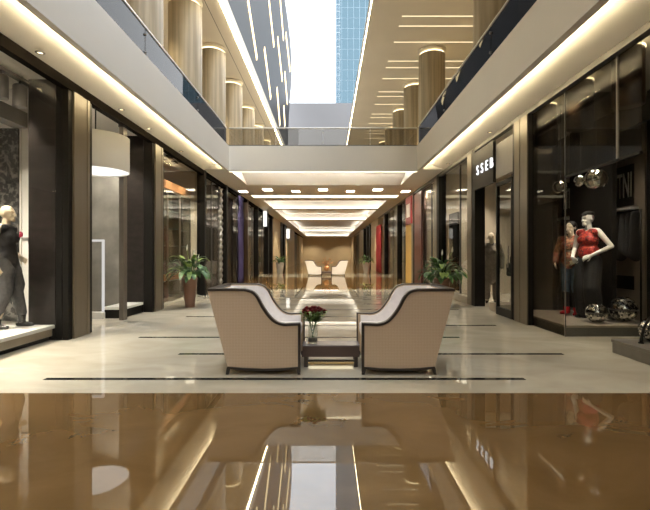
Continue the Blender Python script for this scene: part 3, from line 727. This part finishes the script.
# ------------------------------------------------------------------ armchairs
def zc(y): return 1.0414-y/447.5
def uc(x): return (443-x)/447.5
top=[(uc(x),zc(y)) for x,y in ((443,240),(412,241),(380,243),(355,238.5),(330,226),(305,201),(280,165),(262,130),(248,110),(230,96),(200,88.5),(150,88),(100,88),(35,88))]
def smooth(pts,k=4):
    out=[]
    for i in range(len(pts)-1):
        p0,p1,p2,p3=pts[max(i-1,0)],pts[i],pts[i+1],pts[min(i+2,len(pts)-1)]
        for j in range(k):
            t=j/k
            out.append(tuple(.5*((2*b)+(-a+c)*t+(2*a-5*b+4*c-d)*t*t+(-a+3*b-3*c+d)*t**3) for a,b,c,d in zip(p0,p1,p2,p3)))
    return out+[pts[-1]]
top=top[:2]+smooth(top[2:11],4)+top[11:]
bot=[(.71,.080),(.56,.066),(.36,.058),(.16,.064),(.0,.078)]
W=.79
def chair(label,group,fab='fabric'):
    t=thing('armchair',label,'armchair',group=group)
    X=lambda u:-u
    for sgn,nm in ((-1,'near'),(1,'far')):
        wo=sgn*W/2; wi=sgn*(W/2-.055)
        poly=[(X(u),z) for u,z in top+bot]
        MB().prism(poly,wo,wi,'y').build('side_panel',M[fab],t,bevel=.006)
        # inner lining follows the arm line a little lower
        ins=[(X(min(max(u,.03),.86)),z-.012) for u,z in top]+[(X(.70),.20),(X(.03),.20)]
        MB().prism(ins,wi-sgn*.001,wi-sgn*.03,'y').build('inner_lining',M['lilac'],t,bevel=.008)
        pth=[(X(0),wo-sgn*.02,.03)]+[(X(u),wo-sgn*.02,z) for u,z in top]
        MB().bar(pth,.062,.026,(0,1,0)).build('arm_trim',M['trim'],t,bevel=.004)
        pb=[(X(u),wo-sgn*.012,z-.004) for u,z in bot]
        MB().bar(pb,.045,.022,(0,1,0)).build('base_trim',M['trim'],t)
    # back
    wi=W/2-.056
    bk=[(.705,.08),(.908,.842),(.845,.842),(.64,.08)]
    MB().prism([(X(u),z) for u,z in bk],-wi,wi,'y').build('back_panel',M[fab],t,bevel=.006)
    bi=[(.655,.20),(.842,.825),(.79,.832),(.775,.80),(.57,.30),(.57,.20)]
    MB().prism([(X(u),z) for u,z in bi],-wi+.031,wi-.031,'y').build('back_cushion',M['lilac'],t,bevel=.02,seg=3)
    MB().bar([(X(.875),-wi-.02,.846),(X(.875),wi+.02,.846)],.07,.026,(1,0,0)).build('back_rail',M['trim'],t)
    MB().box(X(.56),X(.02),-wi+.031,wi-.031,.09,.30).build('seat_base',M[fab],t)
    MB().box(X(.565),X(.008),-wi+.033,wi-.033,.302,.43).build('seat_cushion',M['lilac'],t,bevel=.035,seg=4)
    for u,du in ((.015,-.012),(.70,.018)):
        for sgn in (-1,1):
            w0=sgn*(W/2-.03)
            b=MB(); a=.02; c=.014
            v=[(X(u-a),w0-a,.075),(X(u+a),w0-a,.075),(X(u+a),w0+a,.075),(X(u-a),w0+a,.075),(X(u+du-c),w0-c,0),(X(u+du+c),w0-c,0),(X(u+du+c),w0+c,0),(X(u+du-c),w0+c,0)]
            b.add(v,[(0,1,2,3),(7,6,5,4),(0,4,5,1),(1,5,6,2),(2,6,7,3),(3,7,4,0)]); b.build('leg',M['trim'],t)
    return t
ch=chair('beige woven tub armchair left of the rose vase, facing right','tub armchairs')
ch.location=(-.285,4.26+W/2,0)
dup(ch,(.347,4.26+W/2,0),PI,'beige woven tub armchair right of the rose vase, facing left')
ch2=chair('pale tub armchair far down the mall, on the left of the small table','pale tub armchairs far away','lilac'); ch2.location=(-.36,24.1,0)
dup(ch2,(.20,24.1,0),PI,'pale tub armchair far down the mall, on the right of the small table')
def table(label,loc,group):
    t=thing('coffee_table',label,'table',loc,group=group)
    L=.305
    MB().box(-L,L,-.115,.115,.222,.236).build('top',M['tabletop'],t,bevel=.003)
    MB().box(-L+.003,L-.003,-.113,.113,.112,.222).build('apron',M['tablebrown'],t)
    for sx in (-1,1):
        for sy in (-1,1): MB().box(sx*(L-.06),sx*(L-.02),sy*.10,sy*.06,0,.112).build('leg',M['trim'],t)
    MB().box(-L+.02,L-.02,-.09,-.07,.055,.075).build('stretcher',M['trim'],t)
    MB().box(-L+.062,L-.062,-.085,-.07,.028,.052).build('brass_strip',M['brass'],t)
    return t
tb=table('low dark brown coffee table between the two beige armchairs',(.031,4.66,0),'coffee tables')
dup(tb,(-.08,24.1,0),label='low coffee table between the two far armchairs')
# vase and roses
vx,vy,vz=-.165,4.655,.237
t=thing('glass_vase','clear glass cylinder vase holding red roses on the table','vase',(vx,vy,vz))
MB().lathe([(0,0.001),(.052,0.001),(.054,.01),(.054,.205),(.050,.205),(.050,.014),(0,.014)],n=28).build('vase_body',M['vase'],t)
MB().lathe([(0,.015),(.048,.015),(.048,.055),(0,.055)],n=24).build('pebbles',M['greypost'],t)
def leafmesh(mb,base,dirv,L,w,droop,nrm=None,mi=0,curl=0,seg=7):
    base=Vector(base); d=Vector(dirv).normalized(); up=Vector((0,0,1))
    side=d.cross(up)
    side=side.normalized() if side.length>.05 else Vector((1,0,0))
    v=[];p=base.copy(); dd=d.copy()
    for i in range(seg+1):
        u=i/seg; ww=w*math.sin(PI*min(1,u*.92+.06))**.8*.5
        n=dd.cross(side).normalized()*(-1)
        v+= [p-side*ww+n*ww*.25, p.copy(), p+side*ww+n*ww*.25]
        dd=(dd+Vector((0,0,-droop/seg))).normalized(); p=p+dd*(L/seg)
    f=[]
    for i in range(seg):
        a=i*3; f+=[(a,a+1,a+4,a+3),(a+1,a+2,a+5,a+4)]
    mb.add(v,f,mi,True)
def rose(x,y,z,label,group='red roses in the vase',lean=0):
    t=thing('rose',label,'flower',(vx,vy,vz+.06),group=group)
    hx,hy,hz=x-vx,y-vy,z-vz-.06
    r=math.hypot(hx,hy); k=min(1,.032/max(r,.001))
    rim=(hx*k,hy*k,.15)
    MB().tube([(hx*.02-hx*k*.3,-hy*k*.3,0),rim,((hx+rim[0])/2,(hy+rim[1])/2,(hz+.15)/2+.01),(hx,hy,hz)],.0035,6).build('stem',M['leaf'],t)
    b=MB(); R=.026
    b.ell((hx,hy,hz+.008),(R*.62,R*.62,R*.95),10,8)
    for q in range(9):
        a=q*2.4; rr=R*(.35+.07*q)
        ca,sa=math.cos(a),math.sin(a); vs=[];fs=[]
        for i in range(4):
            for j in range(5):
                th=a+(j-2)*.42; zz=-.018+.046*i/3-(.006 if q>5 and i==3 else 0); r2=rr*(.45+.55*math.sin(i/3*PI*.55))+(.008 if q>5 and i==3 else 0)
                vs.append((hx+r2*math.cos(th),hy+r2*math.sin(th),hz+zz-.003*abs(j-2)))
        for i in range(3):
            for j in range(4): fs.append((i*5+j,i*5+j+1,(i+1)*5+j+1,(i+1)*5+j))
        b.add(vs,fs,0,True)
    b.build('bloom',M['rose'],t)
    lf=MB(); a0=random.random()*6
    for q in range(6):
        a=a0+q*1.7; leafmesh(lf,(rim[0]*(1+.35*q),rim[1]*(1+.35*q),.165+.020*q),(math.cos(a),math.sin(a),.8),.085,.06,1.0)
    lf.build('leaf_spray',M['leafy'] if random.random()<.75 else M['leaf'],t)
heads=[(-.125,0,.60),(-.10,.04,.615),(-.085,-.03,.585),(-.06,.02,.61),(-.035,-.02,.59),(-.04,.05,.62),(-.01,.0,.625),(.0,-.035,.60),(.025,.03,.615),(.035,-.01,.59),(.05,.02,.602),(.02,.0,.575)]
for i,(a,b,c) in enumerate(heads):
    rose(vx+a+.035,vy+b,c-.02+.006,'red rose in the tight bunch above the glass vase')
rose(vx+.125,vy,.575,'lone red rose leaning out to the right of the bunch',group=None) if False else rose(vx+.128,vy,.572,'lone red rose leaning out to the right of the bunch')
rose(vx-.095,vy-.01,.568,'lowest red rose at the left side of the bunch')

# ------------------------------------------------------------------ potted plants
def pot_plant(label,loc,h,r0,r1,mat_,ph,spread,seed,flowers,n=34,group='potted peace lilies'):
    random.seed(seed)
    t=thing('potted_plant',label,'plant',loc,group=group)
    MB().lathe([(0,0.0),(r0,0.0),(r0*1.03,.02),((r0+r1)/2*1.03,h*.55),(r1,h-.02),(r1*1.02,h),(r1*.9,h),(r1*.88,h-.04),(0,h-.04)],n=32).build('pot',mat_,t)
    MB().lathe([(0,h-.035),(r1*.87,h-.035)],n=24).build('soil',M['soil'],t)
    b=MB()
    for i in range(n):
        a=random.random()*2*PI; el=random.uniform(.35,1.35)
        d=Vector((math.cos(a)*math.cos(el),math.sin(a)*math.cos(el),math.sin(el)))
        st=Vector((math.cos(a),math.sin(a),0))*r1*.35*random.random()+Vector((0,0,h-.04))
        L1=ph*random.uniform(.35,.75)
        mid=st+d*L1*.9
        b.tube([st,st+d*L1*.5+Vector((0,0,.02)),mid],.005,5)
        leafmesh(b,mid,d+Vector((0,0,-.15)),spread*random.uniform(.5,.8),spread*random.uniform(.2,.3),random.uniform(1.2,2.4),mi=1 if random.random()<.22 else 0)
    b.build('foliage',[M['leaf'],M['leafy']],t)
    for (fx,fz) in flowers:
        MB().tube([(0,0,h-.04),(fx*.4,0,h+fz*.6),(fx,-.02,h+fz)],.005,6).build('flower_stem',M['leafy'],t)
        f=MB(); leafmesh(f,(fx,-.02,h+fz-.01),(.1,0,1),.15,.085,.1)
        f.ell((fx+.01,-.03,h+fz+.05),(.010,.010,.045),8,6); f.build('flower',M['petal'],t)
pot_plant('leafy potted plant in a tall brown pot on the left of the mall',(-3.13,9.75,0),  .66,.105,.16,M['terra'],  .64,.46,3,[(.10,.50),(-.06,.62),(.2,.40)],n=60)
pot_plant('leafy potted plant with white blooms in a brown pot behind the right armchair',(2.70,10.2,0),.62,.15,.20,M['terra'],.64,.50,5,[(.0,.55),(.14,.45),(.24,.62)],n=64)
pot_plant('small green plant in a tall white pot on the far left',(-3.0,26.9,0),.68,.16,.26,M['white'],.5,.5,8,[],n=28,group='plants in white pots')
pot_plant('small green plant in a tall white pot on the far right',(2.42,27.2,0),.68,.16,.26,M['white'],.55,.5,9,[],n=28,group='plants in white pots')
t=thing('branch_arrangement','bronze vase with brown branches on the far coffee table','vase',(-.08,24.1,.237))
MB().lathe([(0,0),(.08,0),(.16,.14),(.13,.26),(.06,.32),(.0,.32)],n=24).build('vase_body',M['copper'],t)
b=MB(); random.seed(4)
for i in range(26):
    a=random.random()*2*PI; e=random.uniform(.3,1.3); d=Vector((math.cos(a)*math.cos(e),math.sin(a)*math.cos(e),math.sin(e)))
    st=Vector((0,0,.3)); en=st+d*random.uniform(.25,.5)
    b.tube([st,(st+en)/2+Vector((0,0,.03)),en],.008,5); b.ell(en,.028,6,5)
b.build('branches',M['copper'],t)
# ------------------------------------------------------------------ mannequins (front faces local -Y)
def hand(b, wrist, d, palmn, thumb, curl=.35, s=1.0):
    # palm, four bent fingers of unequal length and a thumb from the side of the palm
    w=Vector(wrist); d=Vector(d).normalized(); n=Vector(palmn); n=(n-d*n.dot(d)).normalized(); sd=d.cross(n).normalized()*thumb
    k=w+d*.085*s
    for q in (-1.5,-.5,.5,1.5): b.cap(w+sd*q*.009*s+d*.012*s,k+sd*q*.0195*s,.014*s,.0115*s,8)
    for q,L in ((1.5,.068),(.5,.078),(-.5,.072),(-1.5,.056)):
        p=k+sd*q*.0195*s; dd=(d+sd*q*.09).normalized(); r=.0092*s
        for j,f in enumerate((.45,.32,.23)):
            dd=(dd+n*curl*(.6+.3*j)).normalized(); p2=p+dd*L*f*s; b.cap(p,p2,r,r*.92,8); p=p2; r*=.93
    p=w+d*.02*s+sd*.026*s; p2=p+(d*.7+sd*.75+n*.15).normalized()*.042*s; p3=p2+(d*.95+sd*.2+n*.3).normalized()*.032*s
    b.cap(w+d*.012*s,p,.013*s,.013*s,8); b.cap(p,p2,.0125*s,.011*s,8); b.cap(p2,p3,.011*s,.009*s,8)
def face(b, hc, yaw=0, pitch=0):
    R=Euler((pitch,0,yaw)).to_matrix(); H=Vector(hc)
    def T(x,y,z): return H+R@Vector((x,y,z))
    b.ell(T(0,.008,.025),(.073,.093,.093),16,12,rot=R); b.ell(T(0,-.022,-.035),(.055,.066,.075),14,10,rot=R)
    b.cap(T(-.018,-.062,-.088),T(.018,-.062,-.088),.024,.024,10)           # chin
    b.cap(T(0,-.083,.018),T(0,-.103,-.028),.009,.013,8); b.ell(T(0,-.094,-.032),(.017,.012,.009),8,6)   # nose
    b.cap(T(-.045,-.066,.032),T(-.012,-.083,.028),.010,.008,8); b.cap(T(.045,-.066,.032),T(.012,-.083,.028),.010,.008,8)   # brows
    for s in (-1,1):
        b.ell(T(s*.031,-.068,.008),(.014,.010,.009),8,6); b.ell(T(s*.037,-.057,-.03),(.020,.020,.022),8,6)
        b.ell(T(s*.075,.012,-.005),(.008,.017,.030),8,8,rot=R)                # ear
    b.cap(T(-.019,-.082,-.058),T(.019,-.082,-.058),.0075,.0075,8); b.cap(T(-.015,-.081,-.069),T(.015,-.081,-.069),.0085,.0085,8)  # lips
    return T
def mannequin(label,loc,rz,skin,arms,legs,yaw=0,pitch=0,bald=True):
    """arms: ((shoulder side s, elbow, wrist, hand dir, palm normal, curl), ...); legs: ((hip, knee, ankle, toe dir), ...)"""
    t=thing('mannequin',label,'mannequin',loc,rz)
    b=MB()
    b.ell((0,0,.945),(.152,.108,.125)); b.cap((0,0,.98),(0,-.005,1.10),.115,.100); b.ell((0,-.006,1.10),(.118,.088,.11)); b.ell((0,-.004,1.27),(.150,.105,.165),16,10)
    for s in (-1,1): b.ell((s*.068,-.072,1.265),(.058,.052,.058)); b.cap((0,.01,1.405),(s*.152,0,1.40),.062,.052)
    b.cap((0,.008,1.38),(0,-.008,1.53),.055,.047); T=face(b,(0,-.018,1.60),yaw,pitch)
    for (s,el,wr,hd,pn,cu) in arms:
        sh=(s*.168,0,1.395); b.path([sh,el,wr],[.048,.036,.025]); b.ell(Vector(sh)+(Vector(el)-Vector(sh))*.35,.045); b.ell(Vector(el)+(Vector(wr)-Vector(el))*.3,.037)
        hand(b,wr,hd,pn,s,cu)
    for (hip,kn,an,td) in legs:
        b.path([hip,kn,an],[.088,.056,.036]); k=Vector(kn); a=Vector(an); b.ell(k+(a-k)*.28+Vector((0,.018,0)),(.052,.055,.10))
        td=Vector(td).normalized(); b.cap(a-td*.03+Vector((0,0,-.04)),a+td*.12+Vector((0,0,-.055)),.034,.024); b.ell(a-td*.02+Vector((0,0,-.03)),.042)
    o=b.build('body',skin,t); remesh(o,.0062,3)
    return t,T
def cloth(t,name,mb,m,voxel=.009,smooth=5): 
    o=mb.build(name,m,t); return remesh(o,voxel,smooth)
def torso(b,g,hem=.93,neck=1.41):
    b.ell((0,-.006,1.10),(.118+g,.088+g,.12+g)); b.cap((0,0,hem+.06),(0,-.005,1.12),.128+g,.108+g); b.ell((0,-.004,1.265),(.150+g,.105+g,.15+g),16,10)
    for s in (-1,1): b.ell((s*.068,-.072,1.265),(.058+g,.052+g,.058+g)); b.cap((s*.05,.0,1.385),(s*.145,0,1.385),.055+g,.050+g)
    b.cap((-.04,0,hem+.1),(.04,0,hem+.1),.112+g,.112+g); b.ell((0,0,hem+.06),(.155+g,.11+g,.09))
def shoe(t,an,td,m,boot=.0,heel=0):
    a=Vector(an); td=Vector(td).normalized(); b=MB()
    z0=a.z-.08
    b.cap(a-td*.035+Vector((0,0,-.043)),a+td*.07+Vector((0,0,-.050)),.040,.034); b.cap(a+td*.07+Vector((0,0,-.050)),a+td*.145+Vector((0,0,-.056)),.036,.024)
    b.ell(a-td*.02+Vector((0,0,-.02)),(.046,.046,.05))
    if boot: b.cap(a,a+Vector((0,0,boot)),.050,.058)
    o=b.build('shoe',m,t); remesh(o,.008,3)
# left window: bald ivory mannequin in black, side on
legsA=(((-.085,0,.92),(-.10,-.05,.50),(-.11,.06,.085),(-.15,-1,0)),((.085,0,.92),(.10,-.08,.50),(.11,-.14,.085),(.1,-1,0)))
armsA=((1,(.275,.10,1.13),(.20,-.085,.985),(-.30,-.75,-.45),(-1,.2,0),.35),(-1,(-.255,.11,1.12),(-.25,.0,.90),(.0,-.35,-.95),(1,0,0),.4))
t,T=mannequin('bald ivory mannequin in a black top and grey trousers in the left window',(-4.28,5.72,.214),PI/2+.15,M['ivory'],armsA,legsA,pitch=-.04)
t.scale=(.95,.95,.95)
b=MB(); torso(b,.016,hem=.86); b.ell((0,0,.90),(.178,.135,.10)); cloth(t,'top',b,M['blackcloth'])
b=MB()
for (hip,kn,an,td) in legsA:
    k=Vector(kn); a=Vector(an); b.path([hip,k+Vector((0,0,.10)),k,a+Vector((0,0,.12))],[.112,.104,.084,.068])
    b.ell(Vector(hip)+Vector((0,-.03,-.14)),(.11,.125,.15))
b.ell((0,0,.90),(.17,.125,.11)); cloth(t,'trousers',b,M['greycloth'])
for l in legsA: shoe(t,l[2],l[3],M['blackshoe'],boot=.09)
b=MB()
for q in range(9):
    a=q*2.4; r=.012*math.sqrt(q); b.ell((.085+r*math.cos(a),-.137-.004*(9-q)*.6,1.315+r*math.sin(a)),(.017,.012,.017),8,6)
b.build('corsage',M['pink'],t)
b=MB()
for s in (-1,1): b.tube([(s*.11,.05,1.445),(s*.07,-.07,1.435),(0,-.11,1.405)],.016,8)
b.build('collar',M['greycloth'],t)
# right window: white mannequin with cap and red top
legsB=(((-.085,0,.92),(-.10,-.03,.50),(-.10,.03,.085),(-.2,-1,0)),((.085,0,.92),(.11,-.07,.50),(.12,-.02,.085),(.3,-1,0)))
armsB=((1,(.335,.06,1.16),(.14,-.125,1.015),(-.85,-.25,-.35),(-.2,.8,-.3),.3),(-1,(-.27,.03,1.13),(-.17,-.15,.985),(.7,-.4,-.4),(.3,.8,0),.35))
t,T=mannequin('white mannequin with a dark cap, red top and black trousers in the right window',(4.20,6.93,.1605),-1.2,M['palewhite'],armsB,legsB,yaw=-.25,pitch=.03)
b=MB(); torso(b,.014,hem=.98); cloth(t,'top',b,M['redprint'])
b=MB()
for (hip,kn,an,td) in legsB:
    k=Vector(kn); a=Vector(an); b.path([hip,k,a+Vector((0,0,.03))],[.125,.125,.125])
b.ell((0,0,.93),(.172,.128,.13)); b.cap((0,0,.9),(0,-.03,.4),.13,.09); cloth(t,'trousers',b,M['blackcloth'])
for l in legsB: shoe(t,l[2],l[3],M['blackshoe'])
b=MB(); b.ell((0,.0,1.688),(.080,.100,.045),18,12); b.cap((-.06,-.09,1.668),(.03,-.10,1.668),.013,.013); b.cap((-.05,-.125,1.662),(.01,-.13,1.662),.011,.011); b.ell((0,.07,1.65),(.06,.04,.05))
o=cloth(t,'cap',b,M['hair'],.007,3)
# right window: second mannequin behind, rust blouse and jeans
legsC=(((-.085,0,.92),(-.09,-.02,.50),(-.09,.02,.085),(-.25,-1,0)),((.085,0,.92),(.09,-.06,.50),(.10,-.04,.085),(.1,-1,0)))
armsC=((1,(.26,.05,1.13),(.17,-.13,1.0),(-.7,-.5,-.3),(0,.8,-.2),.35),(-1,(-.27,.04,1.13),(-.23,-.11,.95),(.3,-.7,-.5),(.8,.2,0),.35))
t,T=mannequin('dark haired mannequin in a rust floral blouse and blue jeans behind the red one',(4.19,7.40,.1605),-.9,M['ivory'],armsC,legsC,yaw=-.2,pitch=.05)
t.scale=(.97,.97,.93)
b=MB(); torso(b,.024,hem=.90)
for (s,el,wr,hd,pn,cu) in armsC: b.path([(s*.168,0,1.395),el,Vector(wr)-(Vector(wr)-Vector(el))*.1],[.066,.060,.052])
cloth(t,'blouse',b,M['orangeprint'])
b=MB()
for (hip,kn,an,td) in legsC: b.path([hip,kn,Vector(an)+Vector((0,0,.27))],[.100,.070,.058])
b.ell((0,0,.92),(.166,.120,.13)); cloth(t,'jeans',b,M['jeans'])
for l in legsC: shoe(t,l[2],l[3],M['redshoe'],boot=.03)
b=MB()
for l in legsC: b.cap(Vector(l[2])+Vector((0,0,.05)),Vector(l[2])+(Vector(l[1])-Vector(l[2]))*.72,.050,.066)
cloth(t,'boot_shafts',b,M['blackcloth'])
b=MB(); b.ell((0,.012,1.635),(.085,.108,.098),16,12); b.ell((0,.06,1.55),(.080,.065,.13)); b.ell((-.06,.02,1.56),(.028,.05,.10)); b.ell((.06,.02,1.56),(.028,.05,.10)); cloth(t,'hair',b,M['hair'],.008,3)
# right shop below the sign: mannequin in a taupe suit
legsD=(((-.085,0,.92),(-.09,-.02,.50),(-.10,.03,.085),(-.1,-1,0)),((.085,0,.92),(.09,-.03,.50),(.10,.0,.085),(.1,-1,0)))
armsD=((1,(.25,.05,1.13),(.24,-.04,.88),(0,-.2,-1),(-1,0,0),.35),(-1,(-.25,.05,1.13),(-.24,-.04,.88),(0,-.2,-1),(1,0,0),.35))
t,T=mannequin('pale bald mannequin in a long taupe coat inside the right shop below the lit sign',(3.97,10.45,.001),-.3,M['ivory'],armsD,legsD)
b=MB(); torso(b,.03,hem=.86); b.cap((0,0,.95),(0,0,.62),.165,.17)
for (s,el,wr,hd,pn,cu) in armsD: b.path([(s*.168,0,1.395),el,wr],[.068,.058,.050])
cloth(t,'coat',b,M['beigecloth'])
b=MB()
for (hip,kn,an,td) in legsD: b.path([hip,kn,Vector(an)+Vector((0,0,.06))],[.105,.080,.070])
cloth(t,'trousers',b,M['beigecloth'])
for l in legsD: shoe(t,l[2],l[3],M['blackshoe'])

# ------------------------------------------------------------------ lamps and daylight
def lamp(kind,loc,power,color=(1,.86,.66),size=.3,sy=None,rot=(0,0,0),spread=None,spot=None):
    l=bpy.data.lights.new('lamp',kind); l.energy=power; l.color=color
    if kind=='AREA':
        l.size=size
        if sy: l.shape='RECTANGLE'; l.size_y=sy
        if spread: l.spread=spread
    else: l.shadow_soft_size=size
    if kind=='SPOT': l.spot_size=spot or 1.6; l.spot_blend=.6
    o=bpy.data.objects.new('lamp_light',l); o.location=loc; o.rotation_euler=rot; COL.objects.link(o); return o
LW=(1,.90,.74)
# downlights in the bridge soffit
def spot(x,y,z,p,c=LW,a=1.8,s=.08): return lamp('SPOT',(x,y,z),p,c,s,spot=a)
for x in xs: spot(x,16.4,ZS-.03,130,(1,.86,.62),1.7)
# left cylinders and drum lamp, with unseen spots added inside the left shops
for y in (5.86,5.52,5.0): spot(-4.2,y,3.18,45,LW,1.3)
spot(-5.4,4.9,3.6,420); spot(-5.0,3.0,3.6,420); spot(-5.8,3.6,3.6,420)  # added unseen; their bounce off the platform brightens the shop ceiling
lamp('POINT',(-3.89,7.2,2.85),70,(1,.96,.9),.12); spot(-4.4,8.3,3.55,160); spot(-4.6,7.4,3.5,120)
for y in (9.9,10.8,11.7): spot(-3.85,y,3.6,90,(1,.88,.68))
spot(-3.95,14.0,3.6,80)
for y in (17.5,21,24,27): spot(-3.85,y,3.6,70)
# right: unseen spots added over the display, below the sign and windows beyond
for x,y,p in ((3.9,6.5,70),(3.85,7.0,70),(4.3,6.5,45)): spot(x,y,3.58,p,LW,1.3)
spot(3.9,4.8,3.58,60,LW,1.4)
def aim(x,y,z,tx,ty,tz,p,a):
    o=spot(x,y,z,p,LW,a); o.rotation_euler=Vector((tx-x,ty-y,tz-z)).to_track_quat('-Z','Y').to_euler()
aim(3.62,6.4,3.5,4.15,6.95,1.4,120,.8)  # unseen spot added on the red mannequin from the corridor side
aim(3.75,5.8,3.86,4.15,6.9,1.7,380,.5)  # unseen spot added to brighten the red mannequin's face
aim(-4.0,4.2,3.5,-4.45,5.85,1.2,30,.7)
for y in (10.4,11.3,12.1): aim(-3.78,y-.5,3.45,-4.2,y,1.6,110,1.3)  # unseen spots added to brighten the cabinet fronts
spot(4.5,10.4,3.6,160); spot(4.2,12.2,3.6,160)
for y,p in ((14.2,50),(15.8,50),(19,60),(23,50),(27,60)): spot(3.5,y,3.6,p)
for y,pw in ((26.5,150),(36,420),(49,420),(60,300)):  # unseen spots added to brighten the far mall
    for x in (-2.3,2.1): spot(x,y,ZS-.02,pw,(1,.84,.58),2.2)
for y in (21.5,29.7):  # more unseen spots added up inside the coffers
    for x in (-1.8,1.6): spot(x,y,4.05,350,(1,.86,.6),2.0)
# upper floor: unseen spots added to wash its walls
for y in (-8,-2,4,10.5,16,22,28):
    spot(-5.2,y,ZC-.05,260,WARM); spot(4.9,y,ZC-.05,260,WARM)
W_=bpy.data.worlds.new('World'); S.world=W_; W_.use_nodes=True
nt=W_.node_tree; bg=nt.nodes['Background']
tc=nt.nodes.new('ShaderNodeTexCoord'); sp=nt.nodes.new('ShaderNodeSeparateXYZ'); rp=nt.nodes.new('ShaderNodeValToRGB')
rp.color_ramp.elements[0].position=0; rp.color_ramp.elements[0].color=(.95,.97,1,1); rp.color_ramp.elements[1].position=.8; rp.color_ramp.elements[1].color=(.90,.955,1,1)
nt.links.new(tc.outputs['Generated'],sp.inputs[0]); nt.links.new(sp.outputs['Z'],rp.inputs[0]); nt.links.new(rp.outputs[0],bg.inputs[0]); bg.inputs[1].default_value=2.2
# ------------------------------------------------------------------ camera
cam=bpy.data.cameras.new('Camera'); cam.sensor_width=36; cam.lens=430/650*36; cam.shift_x=-3/650; cam.shift_y=-1/650; cam.clip_end=300
co=bpy.data.objects.new('Camera',cam); co.location=(0,0,1.2); co.rotation_euler=(PI/2,0,0); COL.objects.link(co); S.camera=co
S.view_settings.view_transform='Standard'; S.view_settings.look='None'; S.view_settings.exposure=0.85; S.view_settings.gamma=1
cy=S.cycles
cy.max_bounces=8; cy.diffuse_bounces=4; cy.glossy_bounces=4; cy.transmission_bounces=4; cy.transparent_max_bounces=12
cy.caustics_reflective=False; cy.caustics_refractive=False; cy.sample_clamp_indirect=4; cy.sample_clamp_direct=0; cy.use_denoising=True
